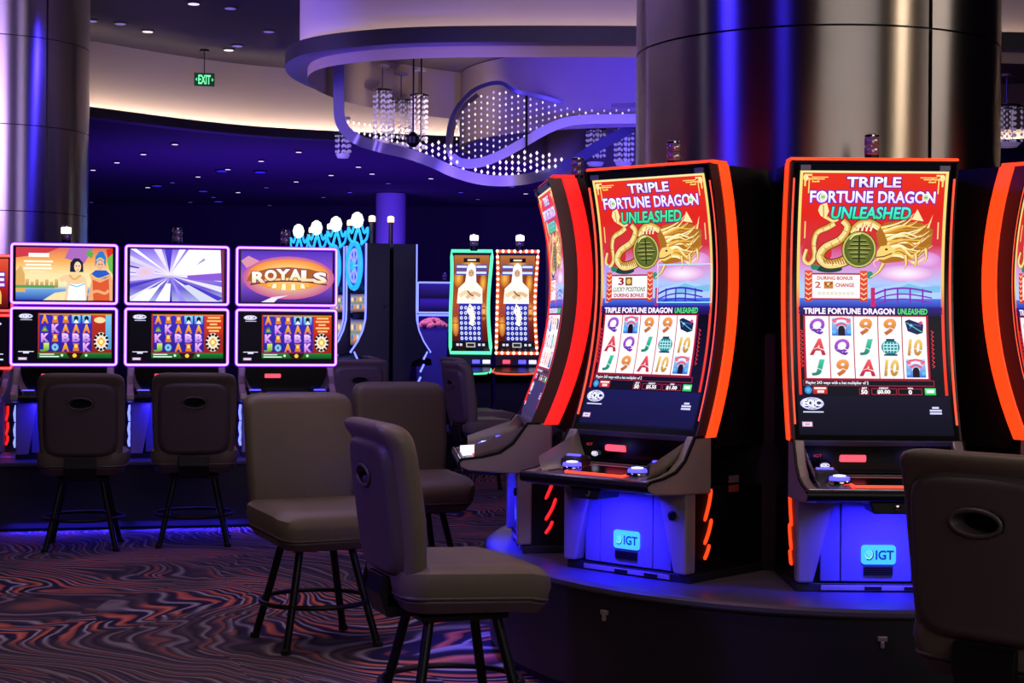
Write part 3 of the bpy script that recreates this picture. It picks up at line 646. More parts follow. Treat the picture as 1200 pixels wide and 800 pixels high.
    for k in range(4): cv.stroke([(1008+k*5, 266), (1010+k*5.4, 259), (1014+k*5.4, 264)], 2.2, '#fbf0c8', 3.2, (1, .5))
    # coin disc
    cv.ell(1010.5, 288, 21, 22, '#3c3c14', 2.8); cv.ell(1010.5, 288, 20, 21, '#8a8c3a', 2.9, rim='#46541e'); cv.ring(1010.5, 288, 20, 21, 2.0, '#c2b95c', 3.0)
    for y, a in ((278, 8), (283, 11), (288, 14), (293, 11), (298, 8)): R(1010.5-a, y-1.1, 1010.5+a, y+1.1, '#2c3812', None, 3.0); R(1010.5-a, y-1.5, 1010.5+a, y-1.0, '#dcd890', None, 3.05)
    R(1009.4, 272, 1011.6, 304, '#2c3812', None, 3.05); cv.stroke([(999, 276), (1004, 271), (1012, 269)], 1.4, '#eee8a0', 3.1, sp=4)
    # titles
    def title(st, x0, y0, x1, y1, a, c, o, sh=0, ow=.085, bd=.03): cv.text(st, x0, y0, x1, y1, a, c, L=5, bold=bd, out=o, outw=ow, shear=sh)
    R(1010, 204, 1042, 215, '#48108c', None, 3.6) if False else None
    title('TRIPLE', 993, 203.5, 1056, 214.5, '#ffffff', '#d8c8ff', '#40108c')
    title('FORTUNE', 950, 219.8, 1024, 232.8, '#ffffff', '#e4c8f8', '#4a16b8'); title('DRAGON', 1031, 219.8, 1098, 232.8, '#ffffff', '#e4c8f8', '#4a16b8')
    for x in (965, 1087): cv.ell(x, 226.5, 4.2, 4.4, '#b8d8a0', 5.3); cv.ring(x, 226.5, 4.2, 4.4, 1.3, '#f0f0e0', 5.4); R(x-2, 226, x+2, 227, '#6a8a50', None, 5.45)
    title('UNLEASHED', 976, 238, 1070, 251.5, '#50f0e0' if variant != 'b' else '#50e8a0', '#38d880', '#0c2c78', .15)
    # scroll box
    cv.poly([(948, 316), (1016, 316), (1016, 348), (948, 348)], '#b02840', 3.4); R(951, 318, 1013, 346, '#fff6f4', '#f8e8f0', 3.6, 3)
    for x in (946, 1012):
        R(x, 313, x+9, 350, '#e05030', '#c83828', 3.7, 4)
        for k in range(6): cv.stroke([(x+1, 316+k*5.8), (x+4.5, 318.5+k*5.8), (x+8, 316+k*5.8)], 1.2, '#ffd8b0', 3.9)
    if variant == 'b':
        cv.text('3', 966, 320, 974, 329, '#a02018', L=4.2, bold=.03); R(977, 319.5, 988, 330, '#7a5030', None, 4.1); cv.ell(982.5, 324.7, 3.6, 3.6, '#e0c060', 4.3)
        cv.text('LUCKY POSITIONS', 957, 332, 1009, 337.5, '#3c8458', L=4.2, shear=.2, bold=.02); cv.text('DURING BONUS', 959, 340, 1007, 344.5, '#a03050', L=4.2, bold=.03)
        cv.frame(1028, 304, 1112, 352, 1.3, '#9fe8ff', 4.6); R(944, 304, 950, 352, '#9a9cf8', None, 3.65)
    else:
        cv.text('DURING BONUS', 961, 320, 1003, 324, '#c03838', L=4.2, bold=.03); cv.text('2', 958.5, 326.5, 965, 333.5, '#c05038', L=4.2, bold=.02); R(969, 326, 980, 334.5, '#c87830', None, 4.1); cv.stroke([(970, 328), (974, 332), (979, 327)], 1.2, '#40180c', 4.3); cv.ell(974.5, 330, 2.2, 2.2, '#f0c890', 4.25)
        cv.text('CHANGE', 983, 328, 1005, 332.5, '#c03838', L=4.2, bold=.03); 
        for k in range(9): R(962+k*4.9, 338.5, 965.6+k*4.9, 342, '#d8dcc8', None, 4.1)
    # strip title
    R(939, 356, 1110, 367, '#2c1c78', '#140c3c', 2, 2)
    cv.text('TRIPLE FORTUNE DRAGON', 945, 358, 1053, 364.5, '#fff4ff', L=4.2, bold=.035, out='#58209c', outw=.07); cv.text('UNLEASHED', 1057, 358, 1092, 364.5, '#58e070', L=4.2, bold=.03, shear=.15)
    # reels
    R(944, 366, 1093, 442, '#b01838', None, 2.2, 6)
    xs = [946, 975, 1004, 1033, 1061.5, 1091]
    for x0, x1 in zip(xs, xs[1:]): R(x0+.6, 367.5, x1-.6, 440.5, '#fdf8fa', '#fbf4f8', 2.6, 6)
    SY = ['QT99F', 'AQJP0', 'J9A0T']
    colr = {'Q': ('#a858d0', '#5a20a0'), 'A': ('#f05858', '#a81838'), 'J': ('#38c8a0', '#107860'), '9': ('#f0a050', '#b05a20'), '0': ('#f0c860', '#b08028')}
    for r in range(3):
        for c in range(5):
            ch = SY[r][c]; cx = (xs[c]+xs[c+1])/2; cy = 379.5+r*24.3
            if ch in colr:
                a, d = colr[ch]; wd = 8.2 if ch in 'QA0' else 6.4
                cv.text('10' if ch == '0' else ch, cx-wd, cy-8.8, cx+wd, cy+8.8, a, d, L=4, bold=.035, shear=.16, out='#e8d8e0', outw=.06)
                cv.stroke([(cx-wd*.8, cy+3), (cx, cy+1), (cx+wd, cy+4)], .9, '#ffffff', 4.3, (.3, 1))
            elif ch == 'T':
                R(cx-11.5, cy-10.5, cx+11.5, cy+11, '#a8d0f4', '#3868c8', 3.4, 3)
                for k in range(5): cv.stroke([(cx-11+k*2.2, cy-7+k*3.2), (cx, cy-10+k*3.2), (cx+11-k*2.2, cy-7+k*3.2)], 2, ('#e84860', '#fff0f4')[k % 2], 3.7, sp=3)
                for sx in (-1, 1): cv.ell(cx+sx*8, cy-6, 2.4, 2, '#f06880', 3.9); cv.ell(cx+sx*9, cy+6, 2.5, 2.5, '#58b8f0', 3.9)
                R(cx-4, cy+3, cx+4, cy+11, '#181028', None, 4); cv.ell(cx, cy+3, 4, 4, '#181028', 4)
            elif ch == 'F':
                cv.poly([(cx-11, cy-7), (cx-6, cy-9), (cx+11, cy-3), (cx+10, cy+7), (cx+3, cy+9), (cx-8, cy+5)], '#16244e', 3.6); cv.stroke([(cx-9, cy-5), (cx+2, cy+2), (cx+9, cy+6)], 1, '#58c8b8', 3.8); cv.stroke([(cx-6, cy+2), (cx, cy-3), (cx+8, cy-1)], 1.2, '#4858c0', 3.8); cv.ell(cx+8, cy-5, 2.4, 2, '#e04888', 3.9); cv.ell(cx-4, cy-2, 2, 1.4, '#78d0e8', 3.9)
            elif ch == 'P':
                cv.ell(cx, cy, 11, 9, '#1c7c8c', 3.6); R(cx-5, cy-10, cx+5, cy-7.5, '#103848', None, 3.7); R(cx-8, cy+8, cx+8, cy+10, '#103848', None, 3.7)
                for k in range(5): cv.stroke([(cx-7+k*3.5, cy-6), (cx-8.5+k*4.2, cy), (cx-7+k*3.5, cy+6)], 1.2, '#a8ece8', 3.9, sp=3)
                for k in range(3): R(cx-9, cy-4+k*3.5, cx+9, cy-3+k*3.5, '#d0f4f0', None, 3.85)
    for x in (940.5, 1096):
        for k in range(9): cv.stroke([(x, 384+k*5), (x+3, 386+k*5), (x+.5, 387.6+k*5)], 1.1, '#e83848', 3)
    # meters
    cv.frame(942, 442.5, 1097, 449.5, .8, '#a02840', 3)
    cv.text('Playing 243 ways with a bet multiplier of 2', 945, 444, 1019, 448.5, '#f0f0ff', L=4, bold=.02)
    cv.ell(947.5, 454.5, 4.6, 4.6, '#58c8e8', 4, rim='#2868c8'); R(953, 450.5, 970, 459, '#d83838', '#a82028', 3.4); cv.text('CASH', 954, 451, 969, 454, '#ffe8e8', L=4, bold=.03) if False else R(954.5, 451.2, 968.5, 453.4, '#ffe0e0', None, 4); R(958, 454.6, 966, 457.6, '#ffd8d8', None, 4)
    for x0, x1 in ((1007.5, 1019), (1022, 1052), (1053.5, 1082)): cv.frame(x0, 452, x1, 459.5, .8, '#a02840', 3)
    cv.text('BET', 1011, 450.8, 1017, 453, '#f0f0ff', L=4, bold=.03); cv.text('50', 1010, 454, 1017, 458.5, '#ffffff', L=4, bold=.04)
    a, c = ('$0.00', '0') if variant != 'b' else ('$5.55', '$1.00')
    cv.text('CREDIT', 1031, 450.8, 1042, 453, '#f0f0ff', L=4, bold=.03); cv.text(a, 1029, 454, 1044, 458.5, '#ffffff', L=4, bold=.04)
    cv.text('WIN', 1065, 450.8, 1071, 453, '#f0f0ff', L=4, bold=.03); cv.text(c, 1066 if c == '0' else 1060, 454, 1069.5 if c == '0' else 1076, 458.5, '#ffffff', L=4, bold=.04)
    R(1085, 451.5, 1098, 459.5, '#58e888', '#28b858', 3.5); R(1087, 453.4, 1096, 457, '#e8fff0', None, 4)
    # dark footer with emblem
    R(936, 461, 1113, 503.5, '#101024' if variant == 'a' else '#14164c', '#0c0c1c' if variant == 'a' else '#12123e', 2, 4)
    emblem(cv, 951, 470, 14, 7.2)
    R(940, 479, 964, 480.4, '#d8d8f0', None, 4)
    for k, (x0, x1) in enumerate(((1092, 1100), (1089, 1103), (1089, 1103))): R(x0, 473+k*3.2, x1, 475.2+k*3.2, '#d0d0f4', None, 4)
    R(938, 491, 950, 496.5, '#d8a8c8', None, 3.4); R(939.4, 492.2, 948.6, 495.4, '#f4e8f8', None, 3.8); R(941, 493, 947, 494.6, '#a088b8', None, 4)
def emblem(cv, cx, cy, rx, ry, L=3.4):
    cv.ell(cx, cy, rx, ry, '#c8c8f4', L); cv.ell(cx, cy, rx*.88, ry*.84, '#2a2a68', L+.2)
    cv.text('EQC', cx-rx*.72, cy-ry*.55, cx+rx*.72, cy+ry*.55, '#f4f4ff', L=L+.6, bold=.05)
    for sx in (-1, 1): cv.ring(cx+sx*rx*.42, cy, rx*.44, ry*.78, rx*.07, '#dcdcff', L+.4)
    cv.ring(cx, cy, rx*.4, ry*.8, rx*.07, '#dcdcff', L+.4)
def art_reels(cv, x0, y0, x1, y1, banner):
    """landscape lower screen of the violet machines, box in its own units"""
    W, H = x1-x0, y1-y0; X = lambda u: x0+W*u; Y = lambda v: y0+H*v; R = lambda a, b_, c, d, t, bo=None, L=1, n=1: cv.rect(X(a), Y(b_), X(c), Y(d), t, bo, L, n)
    R(0, 0, 1, 1, '#05040c', None, .2)
    emblem(cv, X(.105), Y(.10), W*.072, H*.05, 2); R(.05, .165, .17, .178, '#c8c8e8', None, 2)
    R(.03, .79, .19, .805, '#d8d8f0', None, 2); R(.08, .805, .14, .835, '#d8d8f0', None, 2); R(.03, .91, .12, .965, '#b088b8', None, 2); R(.04, .925, .11, .95, '#f0e0f8', None, 2.4)
    R(.23, .04, .995, .93, '#b8301c', '#882018', 1); R(.245, .06, .79, .80, '#3a2cb8', '#2a1c90', 1.4, 3); R(.245, .05, .995, .07, '#c89038', None, 1.8)
    rnd = random.Random(11); g = ['AHHWW', 'SKAAA', 'KHBBB', 'JOAHK']
    for r in range(4):
        for c in range(5):
            u = .30+c*.108; v = .155+r*.185; ch = g[r][c]; cx, cy = X(u), Y(v); s = H*.075
            if ch == 'W': cv.rect(cx-s*1.1, cy-s*1.1, cx+s*1.1, cy+s*1.1, '#8ad4f0', '#3878c8', 2); cv.ell(cx, cy-s*.2, s*.55, s*.7, '#101828', 2.4); cv.poly([(cx-s*.7, cy+s), (cx, cy), (cx+s*.7, cy+s)], '#f4f0f0', 2.6)
            elif ch == 'H': cv.poly([(cx-s*.8, cy+s), (cx-s*.5, cy-s*.6), (cx-s*.9, cy-s), (cx+s*.9, cy-s), (cx+s*.5, cy-s*.6), (cx+s*.8, cy+s)], '#d87828', 2.2); cv.ell(cx, cy-s*.3, s*.42, s*.5, '#f8d070', 2.6)
            elif ch == 'O': cv.ell(cx, cy, s*.9, s, '#b8e8f0', 2.2, rim='#58a8c8'); cv.ell(cx, cy, s*.35, s*.4, '#3868a8', 2.6)
            elif ch == 'S': cv.poly([(cx-s*.8, cy+s*.8), (cx-s*.4, cy-s*.3), (cx+s*.2, cy-s*.7), (cx+s*.6, cy+s*.2), (cx+s*.9, cy+s*.8)], '#4a8a48', 2.2); cv.ell(cx, cy+s*.3, s*.4, s*.3, '#d0a050', 2.6)
            else:
                cl = {'A': ('#f8b848', '#d86820'), 'K': ('#f0b8f0', '#b868d0'), 'B': ('#f4c8f8', '#9858d0'), 'J': ('#c8e868', '#58982c')}[ch]
                cv.text(ch, cx-s*.75, cy-s, cx+s*.75, cy+s, cl[0], cl[1], L=2.4, bold=.06)
    R(.80, .06, .99, .44 if banner else .2, '#d83c20', '#b82c18', 1.6)
    if banner:
        for k, (a, c) in enumerate(((.83, .96), (.82, .97), (.85, .93), (.82, .97), (.84, .95))): R(a, .09+k*.066, c, .125+k*.066, '#f8c070', None, 2)
    else:
        cv.rect(X(.93), Y(.06), X(.99), Y(.75), '#7ac0e8', '#4890c8', 1.7); cv.ell(X(.87), Y(.17), W*.06, H*.06, '#f0d8a0', 2)
    a, c = X(.885), Y(.60)
    cv.ell(a, c, W*.075, H*.19, '#e8e0d0', 2)
    for k in range(12): cv.ell(a+W*.068*math.cos(k*PI/6), c+H*.155*math.sin(k*PI/6), W*.016, H*.03, '#181018', 2.4, 8)
    cv.poly([(a-W*.045, c), (a, c-H*.1), (a+W*.045, c), (a, c+H*.1)], '#e8a838', 2.4); cv.ell(a, c, W*.02, H*.045, '#fff0a0', 2.8)
    R(.23, .82, .995, .93, '#1f7a30', '#0e4a1c', 2); R(.25, .84, .4, .86, '#e0f0e0', None, 2.4); R(.25, .885, .45, .905, '#e8fff0', None, 2.4)
    cv.poly([(X(.52), Y(.82)), (X(.70), Y(.82)), (X(.66), Y(.94)), (X(.56), Y(.94))], '#2a1408', 2.3); cv.ell(X(.61), Y(.875), W*.022, H*.04, '#f0c840', 2.6)
    for u in (.48, .73): cv.ell(X(u), Y(.87), W*.014, H*.025, '#d8f0d0', 2.5)
def art_upper(cv, x0, y0, x1, y1, kind):
    W, H = x1-x0, y1-y0; X = lambda u: x0+W*u; Y = lambda v: y0+H*v; T = lambda pts: [(X(a), Y(c)) for a, c in pts]
    if kind == 'couple':
        cv.ramp(x0, y0, x1, y1, [(0, '#d86a58'), (.25, '#f0a858'), (.5, '#f8dca0'), (.72, '#e8e8b0'), (.8, '#68a0d8'), (1, '#2848a8')], 1)
        cv.poly(T([(0, 0), (.45, 0), (.3, .12), (0, .2)]), '#c83848', 1.3); cv.poly(T([(.55, 0), (.8, 0), (.7, .3), (.5, .2)]), '#a868b8', 1.3)
        cv.poly(T([(0, .45), (.05, .35), (.09, .5), (.1, .85), (0, .85)]), '#d8a860', 1.6)
        for k in range(7): cv.rect(X(.1+.05*k), Y(.60+.05*(k % 2)), X(.135+.05*k), Y(.76), '#e0b878', '#a87848', 1.8)
        cv.rect(X(0), Y(.72), X(.4), Y(.77), '#58985a', None, 1.9); cv.poly(T([(.28, 1), (.4, .86), (.62, .8), (.7, .86), (.5, 1)]), '#f0dca8', 2)
        cv.text('AMAZON', X(.13), Y(.10), X(.33), Y(.19), '#fff8e8', L=3, bold=.04) if False else cv.rect(X(.13), Y(.11), X(.34), Y(.185), '#fff6e8', None, 3)
        for k, (a, c) in enumerate(((.08, .38), (.1, .36), (.08, .37), (.14, .3), (.12, .35), (.2, .36))): cv.rect(X(a), Y(.25+k*.065), X(c), Y(.285+k*.065), '#fff6e0' if k < 3 else '#f0e0b0', None, 3)
        # woman in white, dark bob
        cv.poly(T([(.50, 1), (.53, .66), (.50, .62), (.47, .66), (.44, .58), (.5, .52), (.57, .50), (.60, .48), (.66, .50), (.72, .58), (.74, .78), (.73, 1)]), '#f0c8a0', 2.2)
        cv.poly(T([(.53, 1), (.55, .68), (.63, .7), (.71, .66), (.72, 1)]), '#fbfbff', 2.5); cv.stroke(T([(.55, .52), (.60, .60), (.67, .52)]), W*.02, '#d8b040', 2.7, sp=4); cv.stroke(T([(.55, .7), (.63, .74), (.71, .68)]), W*.012, '#58b8d8', 2.8)
        cv.poly(T([(.555, .46), (.56, .28), (.60, .20), (.65, .20), (.69, .28), (.695, .46)]), '#1c2038', 2.6); cv.ell(X(.635), Y(.36), W*.036, H*.10, '#f4d0a8', 2.9)
        for a in (.622, .65): cv.ell(X(a), Y(.345), W*.007, H*.012, '#301810', 3.1, 8)
        cv.stroke(T([(.63, .42), (.645, .42)]), W*.008, '#b03838', 3.1); cv.poly(T([(.57, .30), (.60, .22), (.65, .22), (.68, .29), (.63, .26)]), '#1c2038', 3.2)
        # crowned man, blue collar, red tunic
        cv.poly(T([(.74, 1), (.78, .62), (.76, .5), (.82, .44), (.93, .44), (.98, .5), (1, .62), (1, 1)]), '#e8a878', 2.3); cv.poly(T([(.80, 1), (.79, .6), (.87, .66), (.96, .58), (.97, 1)]), '#d85830', 2.6)
        cv.poly(T([(.77, .5), (.82, .42), (.93, .42), (.98, .5), (.92, .58), (.84, .59)]), '#2858c0', 2.8); cv.stroke(T([(.775, .5), (.85, .58), (.975, .5)]), W*.012, '#f0c850', 3, sp=4)
        cv.ell(X(.87), Y(.31), W*.04, H*.11, '#e8b088', 3); cv.poly(T([(.815, .36), (.82, .16), (.86, .06), (.90, .06), (.93, .18), (.925, .36), (.905, .26), (.87, .22), (.835, .26)]), '#2878c8', 3.2); cv.stroke(T([(.83, .24), (.87, .19), (.91, .24)]), W*.014, '#f0c850', 3.4, sp=4)
        for a in (.857, .885): cv.ell(X(a), Y(.31), W*.007, H*.012, '#301810', 3.3, 8)
        cv.stroke(T([(.74, .9), (.83, .82), (.92, .86), (.96, .80)]), W*.03, '#e8a878', 3.1, sp=4); cv.poly(T([(.72, .12), (.75, .02), (.8, .1), (.78, .2)]), '#58a848', 2.4); cv.poly(T([(.94, .2), (1, .1), (1, .5), (.96, .4)]), '#68b850', 2.1); cv.poly(T([(.93, .02), (1, 0), (1, .2), (.95, .22)]), '#d82c28', 2)
    elif kind == 'tunnel':
        cv.ramp(x0, y0, x1, y1, [(0, '#8068e0'), (.35, '#c8b8f8'), (.48, '#f0e8ff'), (.56, '#8878d8'), (.75, '#6858c8'), (1, '#a8b0e0')], 1)
        rnd = random.Random(5); c0 = (.42, .5)
        for k in range(22):
            a = k/22*2*PI+.1*rnd.random(); d = a+.05+.12*rnd.random(); col = ('#ffffff', '#e4dcff', '#4838c0', '#f8f0ff', '#9888f0', '#3c2ca8', '#d8d0e8')[k % 7]
            def edge(q):
                dx, dy = math.cos(q), math.sin(q); s = min((1-c0[0])/dx if dx > 0 else (-c0[0]/dx if dx < 0 else 9), (1-c0[1])/dy if dy > 0 else (-c0[1]/dy if dy < 0 else 9)); return (c0[0]+dx*s, c0[1]+dy*s)
            cv.poly(T([(c0[0]+.03*math.cos(a), c0[1]+.05*math.sin(a)), edge(a), edge(d)]), col, 1.4+.02*k)
        cv.poly(T([(.44, .45), (.62, .0), (1, .0), (1, .42), (.6, .5)]), '#f6f2ff', 2); cv.poly(T([(.70, .3), (.78, .16), (.8, .2)]), '#a898c8', 2.2); cv.poly(T([(0, .55), (.2, .48), (.42, .5), (.2, .58), (0, .62)]), '#d8c4f0', 2.1); cv.ell(X(.16), Y(.44), W*.1, H*.1, '#e8b8c0', 1.9, rim='#d8c8f0')
        cv.poly(T([(.6, .5), (1, .44), (1, .6), (.62, .58)]), '#8858d0', 2.3); cv.poly(T([(.3, .9), (.38, .66), (.43, .66), (.42, 1), (.27, 1)]), '#fbf8ff', 2.2); cv.poly(T([(0, 1), (.15, .8), (.32, .7), (.2, 1)]), '#f0f4ff', 2.2); cv.poly(T([(.55, .7), (.62, .68), (.95, 1), (.75, 1)]), '#d0d4e8', 2.2); cv.poly(T([(.96, .0), (1, 0), (1, 1), (.98, 1)]), '#783058', 2.6)
    else:
        cv.ramp(x0, y0, x1, y1, [(0, '#5030b8'), (.3, '#7a48c8'), (.5, '#a858b8'), (.75, '#6a40b8'), (1, '#3c1c78')], 1)
        cv.ell(X(.52), Y(.52), W*.50, H*.42, '#ffe890', 1.4, 32, '#c05890'); cv.ell(X(.52), Y(.46), W*.44, H*.30, '#fff0a0', 1.6, 32, '#f08828')
        cv.poly(T([(.06, .6), (.1, .44), (.3, .34), (.52, .31), (.74, .34), (.92, .42), (.95, .58), (.74, .54), (.52, .52), (.3, .55)]), '#a8581c', 2)
        for k, ch in enumerate('ROYALS'):
            u = .13+k*.135; v = .36+.06*abs((k-2.5)/2.5)**2
            cv.text(ch, X(u), Y(v), X(u+.115), Y(v+.19), '#ffffff', '#f0d8a0', L=3, bold=.05, out='#6a3a7a', outw=.1)
        cv.stroke(T([(.1, .66), (.3, .60), (.52, .585), (.74, .6), (.94, .65)]), H*.03, '#7a2c10', 2.2, sp=5)
        for k in range(9): cv.poly(T([(.30+k*.05, .64), (.335+k*.05, .64), (.33+k*.053, .76-.004*(k-4)**2), (.28+k*.053, .76-.004*(k-4)**2)]), '#fff6d0' if k % 2 else '#f8b850', 2.4)
        cv.poly(T([(.22, 1), (.34, .9), (.52, .86), (.4, .93), (.36, 1)]), '#e8e0f8', 2.4); cv.poly(T([(.0, .2), (.08, .1), (.2, .2), (.06, .34)]), '#d890a8', 1.5)
def art_portrait(cv, x0, y0, x1, y1):
    """white-haired crossed-arm figure above a wall of small symbols"""
    W, H = x1-x0, y1-y0; X = lambda u: x0+W*u; Y = lambda v: y0+H*v; T = lambda pts: [(X(a), Y(c)) for a, c in pts]
    cv.ramp(x0, y0, x1, y1, [(0, '#a86828'), (.2, '#7a3418'), (.5, '#a8481c'), (.8, '#5c1c10'), (1, '#301010')], 1)
    for (u, v, a, c) in ((.15, .25, .14, .1), (.85, .3, .1, .12), (.9, .6, .1, .1), (.1, .75, .1, .12), (.5, .1, .3, .06)): cv.ell(X(u), Y(v), W*a, H*c, '#f0b048', 1.2, rim='#a05020')
    cv.rect(X(.27), Y(.03), X(.73), Y(.075), '#0c0c10', None, 2); cv.rect(X(.38), Y(.043), X(.62), Y(.062), '#d8d8c8', None, 2.3)
    for u in (.06, .62):
        for v in (.10, .165): cv.rect(X(u), Y(v), X(u+.33), Y(v+.05), '#3848a8', None, 2); cv.rect(X(u+.02), Y(v+.012), X(u+.31), Y(v+.036), '#d0d8f4', None, 2.3)
    cv.poly(T([(.34, .30), (.38, .12), (.5, .08), (.62, .12), (.66, .3), (.6, .33), (.4, .33)]), '#f4f0ec', 2.4)
    cv.ell(X(.5), Y(.20), W*.085, H*.055, '#c89878', 2.7); cv.poly(T([(.42, .215), (.5, .30), (.58, .215), (.5, .235)]), '#e8e4e0', 2.9)
    for a in (.465, .535): cv.ell(X(a), Y(.195), W*.014, H*.007, '#281810', 3, 8)
    cv.poly(T([(.14, .52), (.16, .36), (.34, .29), (.66, .29), (.84, .36), (.86, .52)]), '#f6eee0', 2.5)
    cv.stroke(T([(.2, .44), (.42, .40), (.62, .47)]), H*.045, '#e8c8a0', 2.8, sp=4); cv.stroke(T([(.8, .44), (.6, .41), (.4, .46)]), H*.04, '#d8b088', 3, sp=4); cv.stroke(T([(.42, .385), (.5, .42), (.6, .44)]), H*.012, '#503020', 3.1)
    cv.rect(X(.2), Y(.52), X(.84), Y(.92), '#2c2ca0', '#1c1c80', 2.2, 3)
    for r in range(7):
        for c in range(5): 
            u, v = .24+c*.122, .545+r*.054
            cv.ell(X(u+.03), Y(v+.02), W*.042, H*.019, '#dce4f8', 2.6, 10)
            cv.ell(X(u+.03), Y(v+.02), W*.018, H*.009, '#3448b0', 2.9, 8)
    cv.poly(T([(.42, .60), (.5, .52), (.6, .56), (.66, .66), (.6, .76), (.5, .74), (.52, .66)]), '#fff4dc', 3.1)
    cv.rect(x0, Y(.92), x1, y1, '#101018', None, 2.4); cv.rect(X(.38), Y(.935), X(.64), Y(.985), '#b8b8b0', None, 2.6); cv.rect(X(.41), Y(.945), X(.61), Y(.975), '#202028', None, 2.8)
    for u in (.1, .2, .72, .84): cv.rect(X(u), Y(.945), X(u+.07), Y(.97), '#d0d4e0', None, 2.6)
# ================================================================ shared machine pieces
def candle(t, x, y, z, lit=None, s=1.0):
    c = MB(); c.lathe([(.032*s, z), (.032*s, z+.018*s), (.026*s, z+.022*s), (.026*s, z+.035*s)], 16, (x, y, 0)); o = c.build('candle_base', M_BLKMET, t, smooth=True)
    for k in range(2):
        c = MB(); c.lathe([(.026*s, z+(.035+k*.034)*s), (.027*s, z+(.038+k*.034)*s), (.027*s, z+(.063+k*.034)*s), (.024*s, z+(.067+k*.034)*s)], 16, (x, y, 0)); c.build('candle_light', lit if (lit and k == 1) else mat('smoke_lens', '#8a7a86', .12, .5), o, smooth=True)
    c = MB(); c.lathe([(.027*s, z+.102*s), (.027*s, z+.108*s), (.02*s, z+.112*s)], 16, (x, y, 0)); c.build('candle_cap', M_CHROME, o, smooth=True)
def rrect_path(x0, x1, z0, z1, r, y, n=5):
    out = []
    for q, (cx, cz) in enumerate(((x1-r, z1-r), (x0+r, z1-r), (x0+r, z0+r), (x1-r, z0+r))):
        for k in range(n): a = PI/2*q+PI/2*k/(n-1); out.append((cx+r*math.cos(a), y(cz+r*math.sin(a)) if callable(y) else y, cz+r*math.sin(a)))
    return out
ZP = .44
def logo_plate(t, x, y, z, w, h):
    b = MB(); b.loft([(0, 0, 0, w/2, h/2, h*.18), (.006, 0, 0, w/2, h/2, h*.18)]); b.xf(Matrix.Translation((x, y, z)) @ Matrix.Rotation(PI/2, 4, 'X'))
    o = b.build('logo_plate', mat('aqua_logo_plate', '#50c8e8', .3, emit='#3cc0f0', strength=.9), t)
    cv = Canvas(lambda u, v, L: (x+(u-.5)*w, y-.0065-L*.0004, z-(v-.5)*h))
    cv.text('IGT', .42, .28, .93, .74, '#0a3c78', L=3, bold=.03)
    cv.ell(.24, .5, .135, .24, '#8ce8d0', 1); cv.ell(.215, .44, .10, .18, '#5cd0f0', 2); cv.stroke([(.30, .26), (.345, .42), (.33, .62), (.25, .76), (.15, .74)], .05, '#0a3c78', 3, (.3, 1.3), 5); cv.stroke([(.12, .40), (.17, .58), (.26, .64)], .03, '#1878a8', 2.6, (.4, 1), 4)
    cv.build('logo_print', M_SCR, o)
